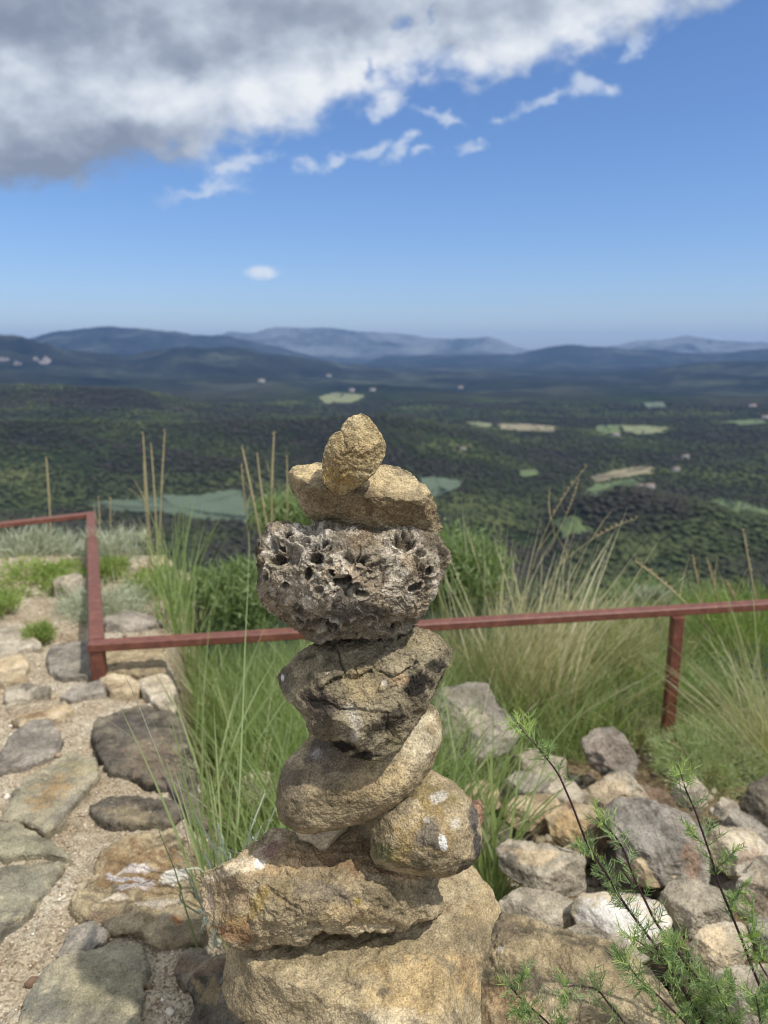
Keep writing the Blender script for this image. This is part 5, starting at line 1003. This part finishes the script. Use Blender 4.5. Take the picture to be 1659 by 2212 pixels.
shrub('scrub', 'grey-green scrub on the rim below the valley, right of the dry fan', 1430, 1330, 3.6, .5, .12, 6000, G_bush, .04, .006, 'leaf', belly=.6, var=(.2, .9))

# curly silvery plant by the slab
cs = Rib(); cb = at_D(470, 2040, 1.12)
for k in range(46):
    b0 = at_D(rng.uniform(430, 520), rng.uniform(1960, 2050), rng.uniform(1.05, 1.3)) if k < 20 else at_D(rng.uniform(460, 590), rng.uniform(1880, 1960), rng.uniform(1.15, 1.35))
    L = rng.uniform(.04, .11); d = unit(np.array([rng.normal() * .35, rng.normal() * .3, 1.])); cv = rng.normal(size=3) * .5; T = np.linspace(0, 1, 10)[:, None]
    P = b0 + L * (d * T + cv * T ** 2 * .6 + np.array([math.sin(k), 0, 0]) * .12 * np.sin(T * 5)); cs.tube(P, np.linspace(.0016, .0011, 10), rng.random(), 5)
    if rng.random() < .6:
        n_ = 14; cs.add(P[rng.integers(6, 10, n_)], unit(rng.normal(size=(n_, 3)) + [0, 0, .6]), .006, rng.normal(size=(n_, 3)) * .2, .0016, rng.random(n_), 2)
pl = thing('curly_plant', 'low plant with curling silvery stems squeezed between the path and the slab', 'plant', cb)
q = cs.build('stem', G_silver, pl, cb); q.location = (0, 0, 0)

# ------------------------------------------------------------------ the feathery plant in the right foreground
def feather(rib, P, dirs, L, var):
    """pinnate thread-fine leaves: rachis with paired lobes, bending upward"""
    n = len(P); bend = rng.normal(size=(n, 3)) * .12 + [0, 0, .25]
    sd_ = unit(rng.normal(size=(n, 3))); wd = .0015
    rib.add(P, dirs, L, bend, wd, var, 5, .4, side=sd_)
    for t in (.34, .58, .8):
        Q = P + L[:, None] * (dirs * t + bend * t * t); tan = unit(dirs + 2 * bend * t); sv = unit(np.cross(tan, sd_))
        for s in (-1, 1):
            dd = unit(tan * .75 + s * sv * (.85 + .2 * rng.random((n, 1))) + rng.normal(size=(n, 3)) * .18)
            rib.add(Q, dd, L * (.50 - .22 * abs(t - .5)) * (.7 + .6 * rng.random(n)), tan * .25 + [0, 0, .08], wd * .9, np.clip(var + .1 * rng.normal(size=n), 0, 1), 3, .4, side=unit(sd_ + rng.normal(size=(n, 3)) * .5))
def feathery():
    S_ = [([(1114, 1556), (1130, 1580), (1158, 1609), (1206, 1670), (1237, 1741), (1263, 1811), (1275, 1836), (1311, 1888), (1335, 1932), (1363, 1972), (1400, 2022), (1435, 2072), (1475, 2132), (1515, 2204), (1545, 2270)], .92, .0021, 1.0),
          ([(1285, 1763), (1312, 1785), (1347, 1832), (1363, 1880), (1379, 1916), (1399, 1956), (1415, 1992), (1467, 2056), (1491, 2104), (1535, 2144), (1575, 2192), (1610, 2250)], .94, .0022, 1.2),
          ([(1468, 1661), (1479, 1701), (1501, 1749), (1519, 1802), (1535, 1848), (1555, 1916), (1579, 1972), (1603, 2032), (1627, 2096), (1651, 2152), (1680, 2230)], .97, .0021, 1.1),
          ([(1355, 2080), (1379, 2116), (1419, 2148), (1447, 2176), (1483, 2212), (1520, 2260)], .90, .0016, 1.2),
          ([(1211, 2132), (1251, 2128), (1291, 2136), (1315, 2168), (1351, 2212), (1372, 2250)], .90, .0016, 1.4),
          ([(1099, 2126), (1119, 2152), (1155, 2184), (1187, 2212), (1212, 2245)], .88, .0014, 1.3),
          ([(1363, 2024), (1395, 2044), (1425, 2074), (1455, 2104), (1480, 2145), (1500, 2190), (1520, 2250)], .92, .0018, 1.5),
          ([(1622, 2020), (1630, 2050), (1640, 2080), (1658, 2110), (1690, 2160)], .98, .0014, 1.4),
          ([(1452, 2040), (1480, 2080), (1520, 2128), (1545, 2170), (1570, 2240)], .93, .0018, 1.6),
          ([(1545, 2120), (1560, 2160), (1580, 2200), (1600, 2260)], .92, .0014, 1.8),
          ([(1632, 2150), (1640, 2190), (1650, 2260)], .92, .0014, 1.8)]
    rt = at_D(1560, 2290, .96)
    t_ = thing('feathery_plant', 'sprawling plant with dark purple stems and thread-fine green leaves in the right foreground', 'plant', rt)
    for pl_, D, rad, dens in S_:
        pts = np.array(pl_, float); m = len(pts); P = at_D(pts[:, 0], pts[:, 1], D + .03 * np.sin(np.linspace(0, 2.2, m)) + .02 * np.linspace(0, 1, m))
        d = np.r_[0, np.cumsum(np.linalg.norm(np.diff(P, axis=0), axis=1))]; Ltot = d[-1]; K = int(Ltot / .004); s = np.linspace(0, Ltot, K)
        C = np.stack([np.interp(s, d, P[:, i]) for i in range(3)], -1); C = np.stack([np.convolve(np.pad(C[:, i], 3, 'edge'), np.ones(7) / 7, 'valid') for i in range(3)], -1)
        sr = Rib(); f = np.linspace(0, 1, K); sr.tube(C, rad * (.35 + .65 * f ** .6), .2, 7)
        sr.var[-1] = np.repeat(np.where(f < .08, 1.0, .2 + .2 * rng.random(K)), 7)
        st = sr.build('stem', G_stem, t_, rt); st.location = (0, 0, 0)
        lr = Rib(); tan = unit(np.gradient(C, axis=0)); pos = []; 
        step = .0085 / dens; nodes = np.arange(.002, Ltot, step); nodes = nodes + rng.normal(size=len(nodes)) * step * .3; nodes = nodes[(nodes > 0) & (nodes < Ltot)]
        for nd in nodes:
            i = int(nd / Ltot * (K - 1)); fr = nd / Ltot
            if rng.random() < .10 + .28 * (fr > .12) + (.45 if (fr > .12 and math.sin(nd * 140 + rad * 9e4) > .1) else 0): continue
            k = 4 if fr < .06 else (3 if rng.random() < .6 else 2)
            up = -tan[i]
            dd = unit(rng.normal(size=(k, 3))); dd = unit(dd - (dd @ up)[:, None] * up * .8 + up * .55); L = (.015 + .013 * rng.random(k)) * (1.0 if fr > .05 else .75)
            feather(lr, np.repeat(C[i:i + 1], k, 0), dd, L, np.clip((.35 + .5 * (fr < .07)) + .22 * rng.normal(size=k), 0, 1))
            if fr > .12 and rng.random() < .20 * dens:      # a short leafy side shoot
                sd2 = unit(rng.normal(size=3)); sd2 = unit(sd2 - (sd2 @ up) * up + up * .7); LL = .018 + .022 * rng.random(); T = np.linspace(0, 1, 8)[:, None]
                Q = C[i] + LL * (sd2 * T + np.array([0, 0, .25]) * T * T); sr2 = lr; sr2.tube(Q, np.linspace(.0008, .0005, 8), .3, 4)
                for q_ in Q[2:]:
                    k = 3; d3 = unit(rng.normal(size=(k, 3)) * .8 + sd2); feather(lr, np.repeat(q_[None], k, 0), d3, .008 + .008 * rng.random(k), np.clip(.5 + .25 * rng.normal(size=k), 0, 1))
        lf = lr.build('leaves', G_feather, st, rt); lf.location = (0, 0, 0)
feathery()

# ------------------------------------------------------------------ the air between here and the far hills
def haze():
    V, F = boxV(-29500, 29500, -29500, 29500, -420, 620)
    m = bpy.data.materials.new('haze'); m.use_nodes = True; t = NT(m.node_tree); t.n.clear(); o = t.node('ShaderNodeOutputMaterial'); v = t.node('ShaderNodeVolumePrincipled')
    v.inputs['Color'].default_value = (0.32, 0.55, 1.0, 1); v.inputs['Density'].default_value = HAZE; v.inputs['Anisotropy'].default_value = 0.2
    t.l.new(v.outputs[0], o.inputs['Volume'])
    h = link('haze', mesh('haze', V, F, None, m, False)); h['kind'] = 'stuff'; h['label'] = 'thin blue air over the valley and the far hills'; h['category'] = 'haze'
HAZE = 3.2e-5
haze()
